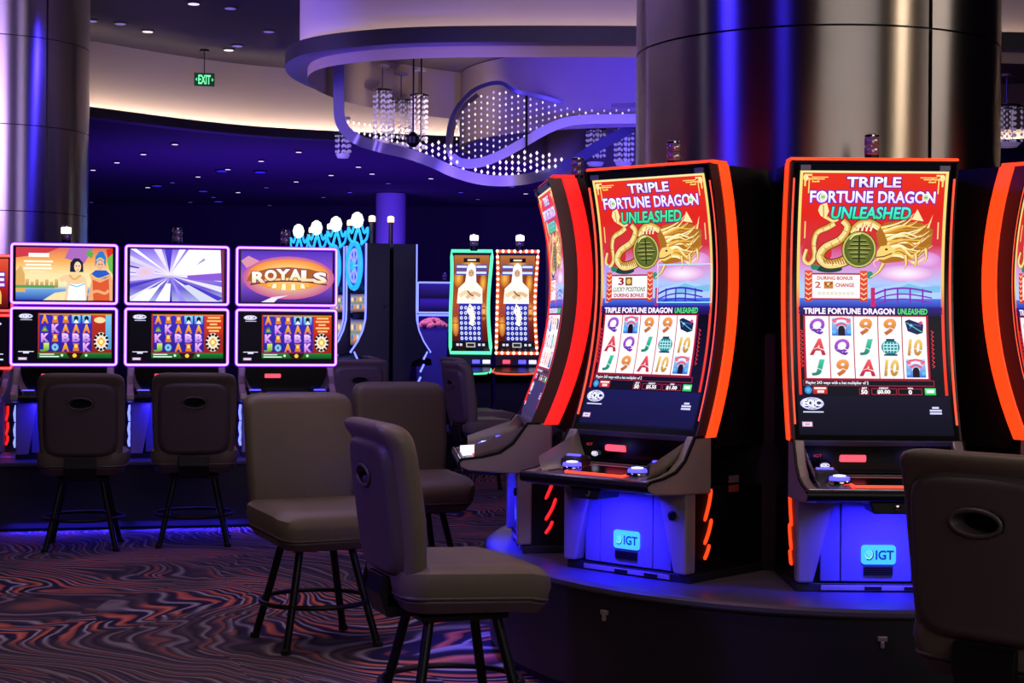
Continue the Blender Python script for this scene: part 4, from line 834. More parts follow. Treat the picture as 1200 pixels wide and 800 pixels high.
# ================================================================ curved portrait machine of the carousel
yg = lambda z: .09 - .40*(z-1.55)**2
def curve_machine(variant, label, light, x, y, deg):
    t = empty('slot_machine', (x, y, ZP), math.radians(deg)); tag(t, label, 'slot machine', 'curved screen machines of the carousel')
    D = dict(dz=-ZP); HW = .300
    zs = [.965+(1.972-.965)*i/16 for i in range(17)]
    b = MB(); b.prism([(yg(z)+.115, z) for z in zs] + [(.40, 1.972), (.43, 1.90), (.43, .93), (.10, .93)], -HW+.006, HW-.006); b.build('upper_cabinet', M_BLKMET, t, **D)
    b = MB(); b.prism([(yg(z)+.004, z) for z in zs] + [(yg(z)+.116, z) for z in reversed(zs)], -HW+.008, HW-.008); b.build('display_housing', M_BLACK, t, **D)
    for s in (-1, 1):
        x0, x1 = sorted((s*(HW-.008), s*HW))
        b = MB(); b.prism([(yg(z)-.006, z) for z in zs] + [(yg(z)+.055, z) for z in reversed(zs)], x0, x1); b.build('side_trim', M_BROWN, t, **D)
        x0, x1 = sorted((s*(HW-.006), s*(HW+.006)))
        b = MB(); b.prism([(yg(z)+.050, z) for z in zs] + [(yg(z)+.112, z) for z in reversed(zs)], x0, x1); b.build('light_strip', light, t, smooth=True, bevel=.004, **D)
        b = MB(); b.tube([(s*.289, yg(z)-.003, z) for z in zs[1:-1]], .0042, 6); b.build('neon_line', M_ORLINE if light is M_ORANGE else M_RED, t, smooth=True, **D)
    b = MB(); b.box(-HW-.004, HW+.004, yg(1.97)+.012, yg(1.97)+.105, 1.970, 1.984); b.build('light_strip', light, t, bevel=.004, **D)
    b = MB(); b.grid(lambda u, v: ((u-.5)*2*(HW-.010), yg(.972+(1.962-.972)*v), .972+(1.962-.972)*v), 1, 20); disp = b.build('display', M_GLASS, t, smooth=True, **D)
    k = .535/176.0
    cv = Canvas(lambda px, py, L: ((px-1024.5)*k, yg(1.951-(py-191)*.00305)-.0015-L*.0007, 1.951-(py-191)*.00305-ZP), cut=7.0)
    art_dragon(cv, variant); cv.build('screen_picture', M_SCR, disp)
    for s in (-1, 1):
        b = MB(); b.box(s*.250-.018, s*.250+.018, yg(1.955)-.009, yg(1.955), 1.938, 1.955); b.build('corner_tab', mat('grey_tab', '#807888', .5), t, **D)
    # console face under the glass
    b = MB(); b.prism([(-.045, .968), (-.030, .968), (.0, .835), (-.028, .835)], -.262, .262); b.build('console_face', M_GLASS, t, **D)
    b = MB(); b.prism([(-.056, .972), (-.03, .972), (-.03, .952), (-.050, .952)], -.27, .27); b.build('console_ledge', mat('dusk_grey', '#4a4654', .4, .3), t, bevel=.003, **D)
    b = MB(); b.loft([(0, 0, 0, .048, .013, .006), (.014, 0, 0, .044, .010, .005)]); b.xf(Matrix.Translation((-.085, -.036, .908)) @ Matrix.Rotation(PI/2, 4, 'X')); b.build('bill_slot_light', M_BILL, t, **D)
    cv = Canvas(lambda u, v, L: (u, -.042-L*.0005, -v+.90-ZP)); emblem(cv, -.185, .018, .017, .010); cv.text('IGT', -.225, -.022, -.196, -.012, '#a03040', L=3)
    cv.build('console_print', M_SCR, t)
    # silver wings sweeping from the glass to the deck nose
    wing = [(-.010, .972), (-.062, .972), (-.085, .940), (-.120, .890), (-.175, .852), (-.25, .834), (-.325, .826), (-.338, .818), (-.335, .792), (-.30, .778), (-.18, .768), (.04, .760), (.04, .972)]
    for s in (-1, 1):
        x0, x1 = sorted((s*.262, s*.302)); b = MB(); b.prism(wing, x0, x1); b.build('wing', M_SILVER, t, bevel=.006, **D)
        b = MB(); b.grid(lambda u, v: (s*(.264-.075*(1-math.cos(u*PI/2))*(1-.3*v)), -.034-.010*u-.22*v*(.5+.5*u) if False else -.036-.24*v, .965-(.125*math.sin(u*PI/2))-.085*v*(1-u*.9)), 8, 8); b.build('wing_fillet', M_SILVER, t, smooth=True, **D)
        b = MB(); b.prism([(a-.004 if i < 8 else a, c+.003) for i, (a, c) in enumerate(wing[:8])] + [(a+.004, c-.006) for a, c in reversed(wing[:8])], *sorted((s*.296, s*.304))); b.build('wing_edge', M_BLKMET, t, **D)
    # deck
    b = MB(); b.prism([(-.030, .842), (-.305, .826), (-.32, .80), (-.30, .778), (.02, .765), (.02, .842)], -.262, .262); b.build('button_deck', mat('deck_grey', '#6a6268', .35, .5), t, bevel=.004, **D)
    dz_ = lambda yy: .842-(-.030-yy)*.058
    def pad(name, x0, x1, ya, yb, h, m, par=t):
        b = MB(); b.add([(x0, ya, dz_(ya)-.002), (x1, ya, dz_(ya)-.002), (x1, yb, dz_(yb)-.002), (x0, yb, dz_(yb)-.002), (x0, ya, dz_(ya)+h), (x1, ya, dz_(ya)+h), (x1, yb, dz_(yb)+h), (x0, yb, dz_(yb)+h)], [(0, 1, 2, 3), (4, 7, 6, 5), (0, 4, 5, 1), (1, 5, 6, 2), (2, 6, 7, 3), (3, 7, 4, 0)]); return b.build(name, m, par, **D)
    tp = pad('touch_panel', -.125, .125, -.12 if variant != 'c' else -.17, -.27 if variant != 'c' else -.315, .010 if variant != 'c' else .022, M_GLASS if variant != 'c' else mat('white_deck_screen', '#f0f0ff', .3, emit='#f0ecff', strength=1.2))
    for (x0, x1, ya, yb) in ((-.135, .135, -.110, -.117), (-.135, .135, -.268, -.276), (-.135, -.128, -.11, -.276), (.128, .135, -.11, -.276)): pad('orange_light_line', x0, x1, ya, yb, .008, M_ORLINE, tp)
    for i, ya in enumerate((-.045, -.07, -.092)): pad('deck_bar', -.22, .22, ya, ya-.014, .010, M_SILVER if i != 1 else M_BROWN)
    for s, bx, by in ((-1, -.165, -.20), (1, .158, -.215)):
        b = MB(); z0 = dz_(by); b.lathe([(.042, z0-.004), (.044, z0+.006), (.040, z0+.014)], 24, (bx, by, 0)); bt = b.build('play_button', M_CHROME, t, smooth=True, **D)
        b = MB(); b.lathe([(.035, z0+.013), (.036, z0+.020), (.033, z0+.026), (.02, z0+.028)], 24, (bx, by, 0)); b.build('button_light', M_BLUELIT, bt, smooth=True, **D)
        b = MB(); b.lathe([(.022, z0+.0275), (.022, z0+.031), (.01, z0+.033)], 20, (bx, by, 0)); b.build('button_cap', M_WHITELIT, bt, smooth=True, **D)
    for s in (-1, 1):
        b = MB(); b.loft([(.832, s*.205, -.135, .048, .045, .02), (.868, s*.205, -.13, .046, .042, .02), (.878, s*.205, -.125, .036, .034, .018)]); hs = b.build('bill_unit', M_BLACK, t, smooth=True, **D)
        b = MB(); b.loft([(.873, s*.205, -.145, .032, .012, .008), (.884, s*.205, -.142, .030, .010, .007)]); b.build('bill_unit_light', M_BLUELIT, hs, **D)
    b = MB(); b.tube([(-.30, -.325, .806), (.30, -.325, .806)], .020, 12); b.build('deck_nose', M_BLKMET, t, smooth=True, **D)
    b = MB(); b.tube([(-.295, -.336, .823), (.295, -.336, .823)], .005, 8); b.build('nose_chrome', M_CHROME, t, smooth=True, **D)
    b = MB(); b.prism([(-.085, .785), (.065, .785), (.045, .742), (-.07, .742)], -.31, -.18, 'y'); ub = b.build('lock_block', M_BLACK, t, bevel=.005, **D)
    b = MB(); b.lathe([(.011, 0), (.011, .006), (.006, .008)], 14); b.xf(Matrix.Translation((.01, -.31, .763)) @ Matrix.Rotation(PI/2, 4, 'X')); b.build('lock_lens', M_CHROME, ub, smooth=True, **D)
    # base
    b = MB(); b.box(-.288, .288, -.045, .42, ZP+.03, .77); b.build('base_cabinet', M_BLKMET, t, **D)
    b = MB(); b.box(-.292, .292, -.075, .40, ZP, ZP+.03); b.build('plinth', M_BLACK, t, bevel=.003, **D)
    M_DOOR = mat('silver_door_panel', '#6e6c7a', .42, .1)
    for x0, x1 in ((-.205, -.135), (-.132, .118), (.121, .205)): b = MB(); b.box(x0, x1, -.072, -.045, ZP+.036, .765); b.build('lower_door', M_DOOR, t, bevel=.004, **D)
    for s in (-1, 1):
        pr = [(s*.292, .765), (s*.155, .765), (s*.185, .66), (s*.215, .55), (s*.235, ZP+.034), (s*.292, ZP+.034)]
        b = MB(); b.prism(pr, -.100, -.04, 'y'); b.build('corner_panel', M_SILVER, t, bevel=.008, **D)
        for i, (y0, z0, y1, z1) in enumerate(((.015, .66, .055, .775), (.015, .575, .058, .665), (.015, .52, .045, .572))):
            b = MB(); b.tube(spline([(s*.291, y0, z0), (s*.291, y0+(y1-y0)*.62, (z0+z1)/2), (s*.291, y1, z1)], 4), [.004]+[.0075]*7+[.004], 6); b.build('light_slash', light, t, smooth=True, **D)
    b = MB(); b.lathe([(.017, 0), (.017, .008), (.010, .010), (.006, .004)], 18); b.xf(Matrix.Translation((.232, -.100, .685)) @ Matrix.Rotation(PI/2, 4, 'X')); b.build('door_lock', M_BLKMET, t, smooth=True, **D)
    g = MB(); g.box(-.052, .050, -.080, -.071, .500, .530); go = g.build('vent_grille', M_BLACK, t, **D)
    for k in range(4): g = MB(); g.box(-.050, .048, -.083, -.079, .503+k*.007, .506+k*.007); g.build('vent_slat', M_BLKMET, go, **D)
    b = MB(); b.box(-.205, .205, -.082, -.074, ZP+.006, ZP+.024); kp = b.build('kick_strip', M_SILVER, t, bevel=.002, **D)
    for kx in (-.05, .09): b = MB(); b.box(kx, kx+.06, -.086, -.081, ZP+.008, ZP+.020); b.build('kick_clip', M_BLKMET, kp, **D)
    logo_plate(t, 0, -.0722, .572-ZP, .122, .068)
    for zz, cc in ((.79, '#5a4c54'), (.755, '#7c3028')): b = MB(); b.box(.2935, .2955, .16, .225, zz, zz+.026); b.build('side_label', mat('label_'+cc, cc, .6), t, **D)
    candle(t, .02, .17, 1.972-ZP, None, 1.0)
    # the lamp below the deck that floods the lower door blue
    L = lamp('deck_lamp', 'AREA', (0, 0, 0), 7.5, (.02, .012, 1), .24, size_y=.03); L.data.spread = math.radians(125); L.parent = t; L.location = (0, -.235, .738-ZP); L.rotation_euler = (math.radians(32), 0, 0)
    return t
# carousel platform (oval), centre casing
a_, b_ = 1.385, 1.63
def oval(z, k): return [(OC.x+(a_+k)*math.cos(q*PI/48), OC.y+(b_+k)*math.sin(q*PI/48), z) for q in range(96)]
def oval_stack(rows):
    b = MB(); n = 96
    for (z, k) in rows: b.v += oval(z, k)
    for i in range(len(rows)-1):
        for k in range(n): b.f.append((i*n+k, i*n+(k+1) % n, (i+1)*n+(k+1) % n, (i+1)*n+k))
    b.f.append(tuple(range((len(rows)-1)*n, len(rows)*n))); return b
pf = empty('carousel_platform', (OC.x, OC.y, 0)); tag(pf, 'oval black platform carrying the orange-lit carousel machines', 'platform')
M_PLAT = mat('black_platform_side', '#1d1a22', .5, vary=.15, vscale=4)
place(oval_stack([(0, -.05), (.05, -.05), (.05, 0), (.41, 0)]).build('platform_side', M_PLAT, smooth=True), pf)
place(oval_stack([(.41, .012), (.418, .02), (.432, .02), (.44, .008), (.44, -.02)]).build('platform_top', mat('platform_top_laminate', '#4c4856', .36), smooth=True), pf)
for px, py in ((716, 718), (1028, 748)):
    aa = col_angle(px, OC, 1.5); 
    dv = Vector((math.cos(aa), math.sin(aa), 0)); rr = 1/math.sqrt((dv.x/a_)**2+(dv.y/b_)**2); q = OC + dv*(rr+.002)
    nrm = Vector((dv.x/a_**2, dv.y/b_**2, 0)).normalized()
    b = MB(); b.box(-.016, .016, -.012, 0, -.008, .008); b.box(-.006, .006, -.014, 0, -.03, -.008); o = b.build('door_catch', M_SILVER, pf, bevel=.002)
    o.location = (q.x-OC.x, q.y-OC.y, .345); o.rotation_euler = (0, 0, math.atan2(nrm.y, nrm.x)+PI/2)
    o.matrix_parent_inverse = Matrix()
b = MB(); b.lathe([(.86, .442), (.86, 1.335), (.84, 1.35), (.775, 1.35)], 48, (OC.x, OC.y, 0)); tag(b.build('column_casing', M_BLACK, smooth=True), 'low black casing wrapped round the foot of the wide steel column', 'casing')
RG = 1.2
def on_ring(deg): a = math.radians(deg); return OC.x+RG*math.sin(a), OC.y-RG*math.cos(a), deg
curve_machine('a', 'orange-lit curved dragon slot machine facing the camera, second from the right', M_ORANGE, *on_ring(0))
curve_machine('b', 'orange-lit curved dragon slot machine turned left, beside the nearest chair', M_ORANGE, *on_ring(-42.7))
curve_machine('c', 'red-lit curved slot machine seen edge on, its deck pointing left', M_RED, *on_ring(-85.4))
curve_machine('d', 'curved dragon slot machine cut off by the right picture edge', M_ORANGE, *on_ring(42.7))
# ================================================================ violet twin-screen machines on the left
YAW = 12.5
def twin_machine(x, y, z, deg, kind, neon, label, group, banner=True, lit=None, floor_base=None):
    t = empty('slot_machine', (x, y, z), math.radians(deg)); tag(t, label, 'slot machine', group); D = dict(dz=-.45)
    H2 = .345
    b = MB(); b.box(-.30, .30, .02, .30, 1.04, 1.865); b.build('upper_cabinet', M_BLKMET, t, bevel=.01, **D)
    for nm, z0, z1 in (('upper_display', 1.472, 1.876), ('lower_display', 1.064, 1.454)):
        b = MB(); b.box(-H2+.008, H2-.008, -.015, .05, z0+.008, z1-.008); d = b.build(nm, M_GLASS, t, bevel=.006, **D)
        b = MB(); b.tube(rrect_path(-H2+.008, H2-.008, z0+.008, z1-.008, .016, -.012), .0125, 8, True); nf = b.build('neon_frame', neon, d, smooth=True, **D)
        b = MB(); b.tube(rrect_path(-H2+.008, H2-.008, z0+.008, z1-.008, .016, -.022), .0065, 8, True); b.build('neon_core', M_NEONCORE if neon is M_PURPNEON else (M_REDCORE if neon is M_RED else M_BLUENEON), d, smooth=True, **D)
        w_, h_ = 2*H2-.07, z1-z0-.055
        zc = (z0+z1)/2
        cv = Canvas(lambda px, py, L: (px, -.0165-L*.0008, zc-py-.45))
        if nm == 'upper_display':
            if kind == 'dragon': cv.ramp(-w_/2, -h_/2, w_/2, h_/2, [(0, '#e05030'), (.5, '#b01c18'), (1, '#401010')], 1); cv.text('FORTUNE', w_*-.45, -h_*.2, w_*.45, h_*.05, '#ffffff', '#e8c8ff', L=3, bold=.04, out='#4818a0', outw=.09); cv.stroke([(-w_*.3, h_*.4), (0, h_*.1), (w_*.2, h_*.4), (w_*.38, h_*.15), (w_*.4, h_*.42)], .03, '#e8c060', 2.5, sp=6)
            elif kind == 'dark': cv.ramp(-w_/2, -h_/2, w_/2, h_/2, [(0, '#281888'), (.5, '#080414'), (.6, '#3018a0'), (1, '#080414')], 1)
            else: art_upper(cv, -w_/2, -h_/2, w_/2, h_/2, kind)
        else:
            if kind in ('dark',): cv.ramp(-w_/2, -h_/2, w_/2, h_/2, [(0, '#100828'), (1, '#2818a0')], 1)
            elif kind == 'dragon': cv.rect(-w_/2, -h_/2, w_/2, h_/2, '#08060c', None, 1); emblem(cv, w_*.33, -h_*.38, w_*.1, h_*.05); cv.rect(w_*.2, h_*.25, w_*.45, h_*.27, '#d8d8f0', None, 2); cv.rect(w_*.2, h_*.36, w_*.45, h_*.39, '#d8d8f0', None, 2)
            else: art_reels(cv, -w_/2, -h_/2, w_/2, h_/2, banner)
        cv.build('screen_picture', M_SCR, d)
    b = MB(); b.box(-.02, .02, .05, .09, 1.43, 1.50); b.build('hinge', M_BLKMET, t, **D)
    b = MB(); b.prism([(-.0, 1.062), (.02, 1.062), (.03, .90), (.0, .90)], -.29, .29); b.build('console_face', M_GLASS, t, **D)
    b = MB(); b.loft([(0, 0, 0, .055, .014, .006), (.014, 0, 0, .05, .011, .005)]); b.xf(Matrix.Translation((-.09, -.002, .998)) @ Matrix.Rotation(PI/2, 4, 'X')); b.build('bill_slot_light', M_BILL, t, **D)
    wing = [(.04, 1.060), (-.01, 1.060), (-.04, 1.0), (-.09, .945), (-.17, .905), (-.24, .885), (-.245, .845), (-.2, .83), (.04, .82)]
    for s in (-1, 1):
        b = MB(); b.prism(wing, *sorted((s*.275, s*.325))); b.build('wing', M_SILVER, t, bevel=.008, **D)
        b = MB(); b.grid(lambda u, v: (s*(.278-.11*(1-math.cos(u*PI/2))), .002-.18*v, 1.05-.165*math.sin(u*PI/2)*(1-.3*v)-.08*v), 8, 6); b.build('wing_fillet', M_SILVER, t, smooth=True, **D)
        b = MB(); b.loft([(.872, s*.215, -.12, .055, .05, .02), (.905, s*.215, -.115, .05, .045, .02)]); hs = b.build('bill_unit', M_BLACK, t, smooth=True, **D)
        b = MB(); b.loft([(.900, s*.215, -.14, .04, .016, .008), (.912, s*.215, -.138, .036, .012, .007)]); b.build('bill_unit_light', M_BLUELIT, hs, **D)
        for k, (z0, z1) in enumerate(((.80, .70), (.685, .60), (.588, .53))):
            b = MB(); b.tube([(s*.305, .02, z0), (s*.312, -.01, (z0+z1)/2), (s*.305, -.03, z1)], .009, 6); b.build('light_slash', M_BLUENEON if (s < 0 and neon is M_PURPNEON) else neon, t, smooth=True, **D)
    b = MB(); b.prism([(.0, .90), (-.225, .882), (-.24, .862), (-.225, .84), (.02, .83)], -.276, .276); b.build('button_deck', M_BLKMET, t, bevel=.004, **D)
    b = MB(); b.box(-.14, .14, -.20, -.09, .885, .894); b.build('touch_panel', mat('deck_screen', '#101030', .2, emit='#3028a0', strength=.5), t, **D)
    b = MB(); b.box(-.295, .295, -.02, .32, .48, .83); b.build('base_cabinet', M_BLKMET, t, **D)
    b = MB(); b.box(-.20, .20, -.045, -.015, .49, .82); b.build('lower_door', mat('silver_door_panel', '#6e6c7a', .42, .1), t, bevel=.004, **D)
    for s in (-1, 1):
        b = MB(); b.prism([(s*.30, .825), (s*.16, .825), (s*.19, .65), (s*.22, .48), (s*.30, .48)], -.07, -.015, 'y'); b.build('corner_panel', M_SILVER, t, bevel=.008, **D)
    b = MB(); b.box(-.30, .30, -.06, .32, .45, .482); b.build('plinth', M_BLACK, t, **D)
    candle(t, 0, .15, 1.865-.45, lit, 1.25)
    if kind not in ('dark', 'dragon'):
        L = lamp('deck_lamp', 'AREA', (0, 0, 0), 3.2, (.02, .012, 1), .40, size_y=.04); L.parent = t; L.location = (0, -.18, .80-.45); L.rotation_euler = (math.radians(28), 0, 0)
    return t
ax = Vector((math.cos(math.radians(YAW)), math.sin(math.radians(YAW)), 0)); nv = Vector((ax.y, -ax.x, 0))
m2 = P(207.5, 362, 10.93); m2 = Vector((m2.x, m2.y, 0)); GV = 'violet framed twin-screen machines'
c_ = []
for k, (kind, lab, lit) in enumerate((('couple', 'violet-framed twin-screen machine showing a couple in ancient dress', M_WHITELAMP), ('tunnel', 'violet-framed twin-screen machine with a white starburst on top', None), ('royals', 'violet-framed twin-screen machine showing the word ROYALS', None))):
    c = m2 + ax*(.733*(k-1)); c_.append(c)
    twin_machine(c.x, c.y, .45, YAW, kind, M_PURPNEON, lab, GV, banner=(k > 0), lit=lit)
q = P(-14, 362, 11.5); twin_machine(q.x-.17, 11.5, .40, 4, 'dragon', M_RED, 'red-framed machine cut off by the left picture edge', 'red machines at the left edge')
def bank_base(name, c, yaw, hw, y0, y1, h, label, sidem):
    t = empty(name, (c.x, c.y, 0), math.radians(yaw)); tag(t, label, 'platform')
    b = MB(); b.box(-hw, hw, y0+.02, y1, .02, h-.03); b.build('platform_side', sidem, t)
    b = MB(); b.box(-hw-.015, hw+.015, y0, y1+.015, h-.03, h); b.build('platform_top', mat('platform_top_laminate'), t, bevel=.008)
    b = MB(); b.box(-hw+.02, hw-.02, y0+.06, y1-.04, 0, .02); b.build('toe_kick', M_BLKMET, t)
    return t
bank_base('machine_platform', m2, YAW, 1.16, -.27, .55, .45, 'long black base under the three violet machines', M_PLAT)
bank_base('machine_platform', Vector((q.x-.17, 11.5, 0)), 4, .45, -.25, .5, .40, 'black base under the red machine at the left picture edge', M_PLAT)
# blue strip lamps hung under the front edge of the violet bank and at its back
for s in (-.7, .1, .85):
    p = m2 + ax*s + nv*.30; L = lamp('toe_strip_lamp', 'AREA', (p.x, p.y, .07), 5.0, BLUE, .7, size_y=.03); L.rotation_euler = (math.radians(-14), 0, math.radians(YAW))
for s in (-.37, .37, 1.1, -1.1):
    p = m2 + ax*s - nv*.10; L = lamp('gap_strip_lamp', 'AREA', (p.x, p.y, .62), 2.2, (.16, .06, 1), .03, size_y=.5); L.rotation_euler = (math.radians(90), 0, math.radians(YAW))
# ================================================================ blue wheel machines, two rows back to back
M_NAVY = mat('navy_side_panel', '#2c2e3c', .5, vary=.1)
def wheel_machine(x, y, deg, label, wheel=True):
    t = empty('slot_machine', (x, y, .3), math.radians(deg)); tag(t, label, 'slot machine', 'blue wheel machines'); D = dict(dz=-.3)
    zs = [1.05+i*(2.16-1.05)/10 for i in range(11)]; yc = lambda z: -.24+.0+(.16*max(0, (1.45-z)/.4)**2*-1 if z < 1.45 else 0)
    for s in (-1, 1):
        b = MB(); b.prism([(yc(z), z) for z in zs] + [(0, 2.16), (0, .3), (-.12, .3), (-.20, .95)], *sorted((s*.335, s*.36))); b.build('side_panel', M_NAVY, t, **D)
        b = MB(); b.tube([(s*.35, yc(z)-.006, z) for z in zs], .012, 6); b.build('neon_edge', M_BLUENEON, t, smooth=True, **D)
        for k in range(4): b = MB(); b.tube([(s*.355, -.33+k*.035, .98-k*.13), (s*.355, -.37+k*.035, 1.06-k*.13)], .010, 6); b.build('light_slash', M_BLUENEON, t, **D)
    b = MB(); b.lathe([(.018, 0), (.018, .006)], 10); b.xf(Matrix.Translation((.36, -.05, 1.52)) @ Matrix.Rotation(PI/2, 4, 'Y')); b.build('side_lock', M_CHROME, t, **D)
    b = MB(); b.box(-.335, .335, -.20, -.01, .3, 2.15); b.build('cabinet', M_BLKMET, t, **D)
    for nm, z0, z1 in (('upper_screen', 1.45, 1.66), ('lower_screen', 1.10, 1.40)):
        b = MB(); b.box(-.29, .29, -.225, -.20, z0, z1); d = b.build(nm, M_GLASS, t, **D)
        cv = Canvas(lambda px, py, L: (px, -.2255-L*.001, (z0+z1)/2-py-.3)); h = (z1-z0)/2*.9
        cv.ramp(-.26, -h, .26, h, [(0, '#283888'), (.3, '#c8b080'), (.5, '#708068'), (.6, '#9098b0'), (.8, '#b08050'), (1, '#283050')], 1)
        for k in range(5):
            for j in range(2): cv.ell(-.2+k*.1, -h*.4+j*h*.8, .035, h*.25, ('#e8d0a0', '#4868c0', '#d88850')[(k+j) % 3], 2, 10)
        cv.build('screen_picture', M_SCR, d)
    b = MB(); b.prism([(-.20, 1.05), (-.42, .98), (-.43, .92), (-.2, .9)], -.33, .33); b.build('button_deck', M_BLKMET, t, **D)
    if wheel:
        for nm, r, m in (('wheel_rim', .235, M_CYANNEON), ('wheel_inner_ring', .17, M_BLUENEON)):
            b = MB(); b.tube([(r*math.cos(a*PI/12), -.27, 1.94+r*math.sin(a*PI/12)) for a in range(24)], .026 if r > .2 else .012, 8, True); b.build(nm, m, t, smooth=True, **D)
        b = MB(); b.lathe([(.22, -.012), (.22, .012)], 24); b.xf(Matrix.Translation((0, -.255, 1.94)) @ Matrix.Rotation(PI/2, 4, 'X')); wd = b.build('wheel_disc', mat('wheel_blue', '#2030a0', .4, emit='#2840d0', strength=.6), t, **D)
        for k in range(8):
            a = k*PI/4; b = MB(); b.tube([(.03*math.cos(a), -.272, 1.94+.03*math.sin(a)), (.17*math.cos(a), -.272, 1.94+.17*math.sin(a))], .010, 6); b.build('wheel_spoke', M_BLUENEON, wd, **D)
        b = MB(); b.lathe([(.05, 0), (.05, .03), (.02, .045)], 16); b.xf(Matrix.Translation((0, -.27, 1.94)) @ Matrix.Rotation(PI/2, 4, 'X')); b.build('wheel_hub', M_CYANNEON, wd, smooth=True, **D)
        # neon crest above the wheel with a lit globe
        cr = MB()
        for s in (-1, 1): cr.tube(spline([(s*.05, -.26, 2.16), (s*.15, -.26, 2.22), (s*.17, -.26, 2.33), (s*.11, -.26, 2.28), (s*.07, -.26, 2.35)], 4), .018, 6)
        cr.tube(spline([(-.07, -.26, 2.18), (0, -.26, 2.32), (.07, -.26, 2.18)], 5), .022, 6); cr.xf(Matrix.Translation((0, -.22, 0)) @ Matrix.Rotation(math.radians(58), 4, 'Z') @ Matrix.Diagonal((.62, 1, 1, 1)) @ Matrix.Translation((0, .22, 0))); cr.build('neon_crest', M_CYANNEON, t, smooth=True, **D)
        b = MB(); b.lathe([(.02, 0), (.055, .03), (.068, .085), (.05, .14), (.015, .165)], 16, (0, -.24, 2.33)); b.build('lit_globe', mat('globe_white', '#ffffff', .4, emit='#e8f4d8', strength=1.8), t, smooth=True, **D)
    b = MB(); b.lathe([(.024, 2.15), (.024, 2.40)], 12, (0, -.08, 0)); cp = b.build('candle_pole', mat('candle_bronze', '#5a4a48', .4, .5), t, smooth=True, **D)
    b = MB(); b.lathe([(.034, 2.40), (.036, 2.42), (.034, 2.455), (.015, 2.465)], 14, (0, -.08, 0)); b.build('candle_light', mat('candle_amber', '#fff0c0', .4, emit='#ffe0a0', strength=2), cp, smooth=True, **D)
    return t
w0 = Vector((-1.385, 16.85, 0)); axw = Vector((-.375, .927, 0))
for k, lab in enumerate(('blue wheel machine nearest the dark end panel of its bank', 'second blue wheel machine from the dark end panel', 'third blue wheel machine from the dark end panel', 'farthest blue wheel machine, its crest just over the ROYALS screen')):
    c = w0 + axw*(.80*k); wheel_machine(c.x, c.y, -68, lab)
c = w0 + Vector((.02, .01, 0)); wheel_machine(c.x+.02, c.y+.01, 112, 'dark blue-edged machine backing on to the wheel machines, facing right', False)
for s, off in ((-1, .10), (1, -.10)):
    pass
bank_base('machine_platform', w0+axw*1.2, 22, .55, -1.75, 1.75, .30, 'dark base under the bank of blue wheel machines', M_PLAT)
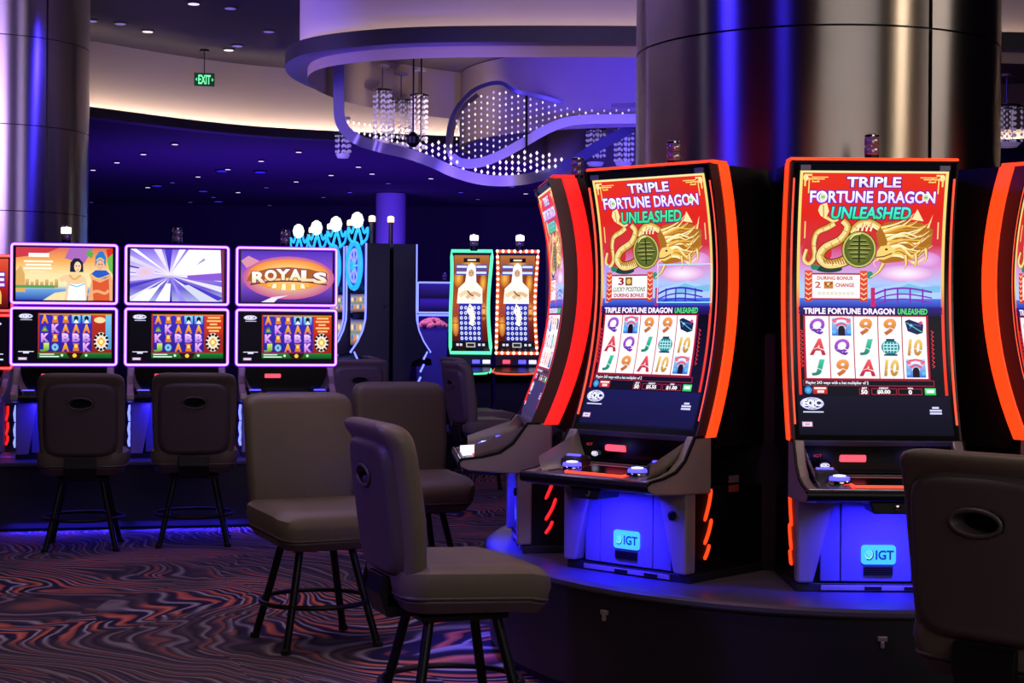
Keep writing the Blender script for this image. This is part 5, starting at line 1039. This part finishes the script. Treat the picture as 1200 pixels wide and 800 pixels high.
# ================================================================ green and orange framed S-curve machines
M_GREEN = mat('green_light_tube', '#60f0a0', .4, emit='#58f0a8', strength=1.35); M_AMBER = mat('orange_bulb_tube', '#f07040', .4, emit='#f05a2c', strength=1.0); M_BULB = mat('warm_bulb', '#ffe0c0', .4, emit='#ffd8b0', strength=2.2)
def s_machine(px, neon, label, bulbs):
    q = P(px, 352, 15.5); t = empty('slot_machine', (q.x, 15.5, .35), math.radians(-3)); tag(t, label, 'slot machine', 'S-curve machines in the background'); D = dict(dz=-.35)
    Z0, Z1 = 1.075, 2.05
    ys = lambda z: .12*math.sin((z-Z0)/(Z1-Z0)*2*PI*.85+2.6)-.05
    xs_ = lambda z: .196-.018*math.sin((z-Z0)/(Z1-Z0)*PI)
    zs = [Z0+(Z1-Z0)*i/18 for i in range(19)]
    b = MB(); b.grid(lambda u, v: ((u-.5)*2*xs_(Z0+(Z1-Z0)*v), ys(Z0+(Z1-Z0)*v), Z0+(Z1-Z0)*v), 1, 18); d = b.build('display', M_GLASS, t, smooth=True, **D)
    cv = Canvas(lambda px_, py, L: (px_, ys(Z1-py)-.004-L*.001, Z1-py-.35), cut=.04); art_portrait(cv, -.168, .04, .168, Z1-Z0-.04); cv.build('screen_picture', M_SCR2, d)
    pth = [(xs_(z), ys(z)-.01, z) for z in zs] + [(-xs_(z), ys(z)-.01, z) for z in reversed(zs)]
    b = MB(); b.tube(pth, .016, 8, True); nf = b.build('neon_frame', neon, t, smooth=True, **D)
    if bulbs:
        for i in range(0, len(pth), 1):
            p0, p1 = Vector(pth[i]), Vector(pth[(i+1) % len(pth)]); n = 1 if (p1-p0).length < .1 else 7
            for k in range(n):
                c = p0+(p1-p0)*(k/n); g = MB(); g.lathe([(.004, -.016), (.014, -.006), (.014, .006), (.004, .016)], 8, (c.x, c.y-.018, c.z)); g.build('bulb', M_BULB, nf, smooth=True, **D)
    b = MB(); b.prism([(ys(z)+.012, z) for z in zs] + [(.22, Z1), (.25, 1.0), (.0, 1.0)], -.19, .19); b.build('cabinet', M_BLKMET, t, **D)
    b = MB(); b.prism([(ys(Z0)-.02, Z0-.02), (ys(Z0)-.05, .96), (ys(Z0)+.06, .95), (.1, Z0-.02)], -.2, .2); cf = b.build('console_face', mat('console_tint_'+neon.name, '#0c3018' if not bulbs else '#20100c', .3), t, **D)
    for x0, m in ((-.13, M_BILL), (.02, M_BLUELIT), (.12, M_WHITELIT)): b = MB(); b.box(x0, x0+.07, ys(Z0)-.085, ys(Z0)-.03, .975, 1.01); b.build('console_light', m, cf, bevel=.004, **D)
    b = MB(); b.prism([(-.02, .95), (-.34, .90), (-.35, .87), (-.02, .84)], -.20, .20); b.build('button_deck', M_BLKMET, t, **D)
    b = MB(); b.tube(spline([(-.2, -.10, .925), (-.195, -.33, .895), (0, -.36, .885), (.195, -.33, .895), (.2, -.10, .925)], 4), .009, 6); b.build('deck_light', neon, t, smooth=True, **D)
    b = MB(); b.box(-.2, .2, -.05, .25, .35, .9); b.build('base_cabinet', M_BLKMET, t, **D)
    candle(t, .02, .08, Z1-.35, M_WHITELAMP, 1.5)
    return t
s_machine(552, M_GREEN, 'green-framed S-curve machine showing a white-haired figure', False)
s_machine(606, M_AMBER, 'orange bulb-framed S-curve machine right of the green one', True)
bank_base('machine_platform', Vector((-.16, 15.5, 0)), -8, .6, -.45, .5, .35, 'dark base under the green and orange framed machines', M_PLAT)
q = P(622, 433, 14.8)
# ================================================================ far corner: blue machine and flower pot
q = P(520, 372, 21.0); twin_machine(q.x, 21.0, .45, 0, 'dark', M_BLUENEON, 'dim blue-framed machine far away between the wheel bank and the green machine', 'far blue machines')
bank_base('machine_platform', Vector((q.x, 21.0, 0)), 0, .5, -.3, .5, .45, 'base under the dim far blue machine', M_PLAT)
q = P(507, 385, 18.5)
t = empty('flower_pot', (q.x, 18.5, 0)); tag(t, 'square blue planter with a mound of pink flowers left of the green machine', 'planter')
b = MB(); b.loft([(0, 0, 0, .15, .15, .02), (q.z-.03, 0, 0, .19, .19, .02), (q.z-.03, 0, 0, .16, .16, .02)]); b.build('pot', mat('pot_blue', '#3838c8', .5, vary=.1), t)
rn = random.Random(2); b = MB()
for k in range(46):
    a = rn.random()*2*PI; r = .16*math.sqrt(rn.random()); z = q.z+.10*(1-(r/.18)**2)
    b.lathe([(.008, -.03), (.035, -.005), (.035, .015), (.006, .035)], 7, (r*math.cos(a), r*math.sin(a), z))
tag(b.build('flower_heads', mat('pink_petals', '#e890b8', .7), t, smooth=True), kind='stuff')
lamp('planter_fill_light', 'SPOT', (q.x-.3, 17.6, 2.9), 140, (.9, .5, .8), .05, (q.x, 18.5, 1.2), 40)  # unseen fill added to brighten the pink flowers
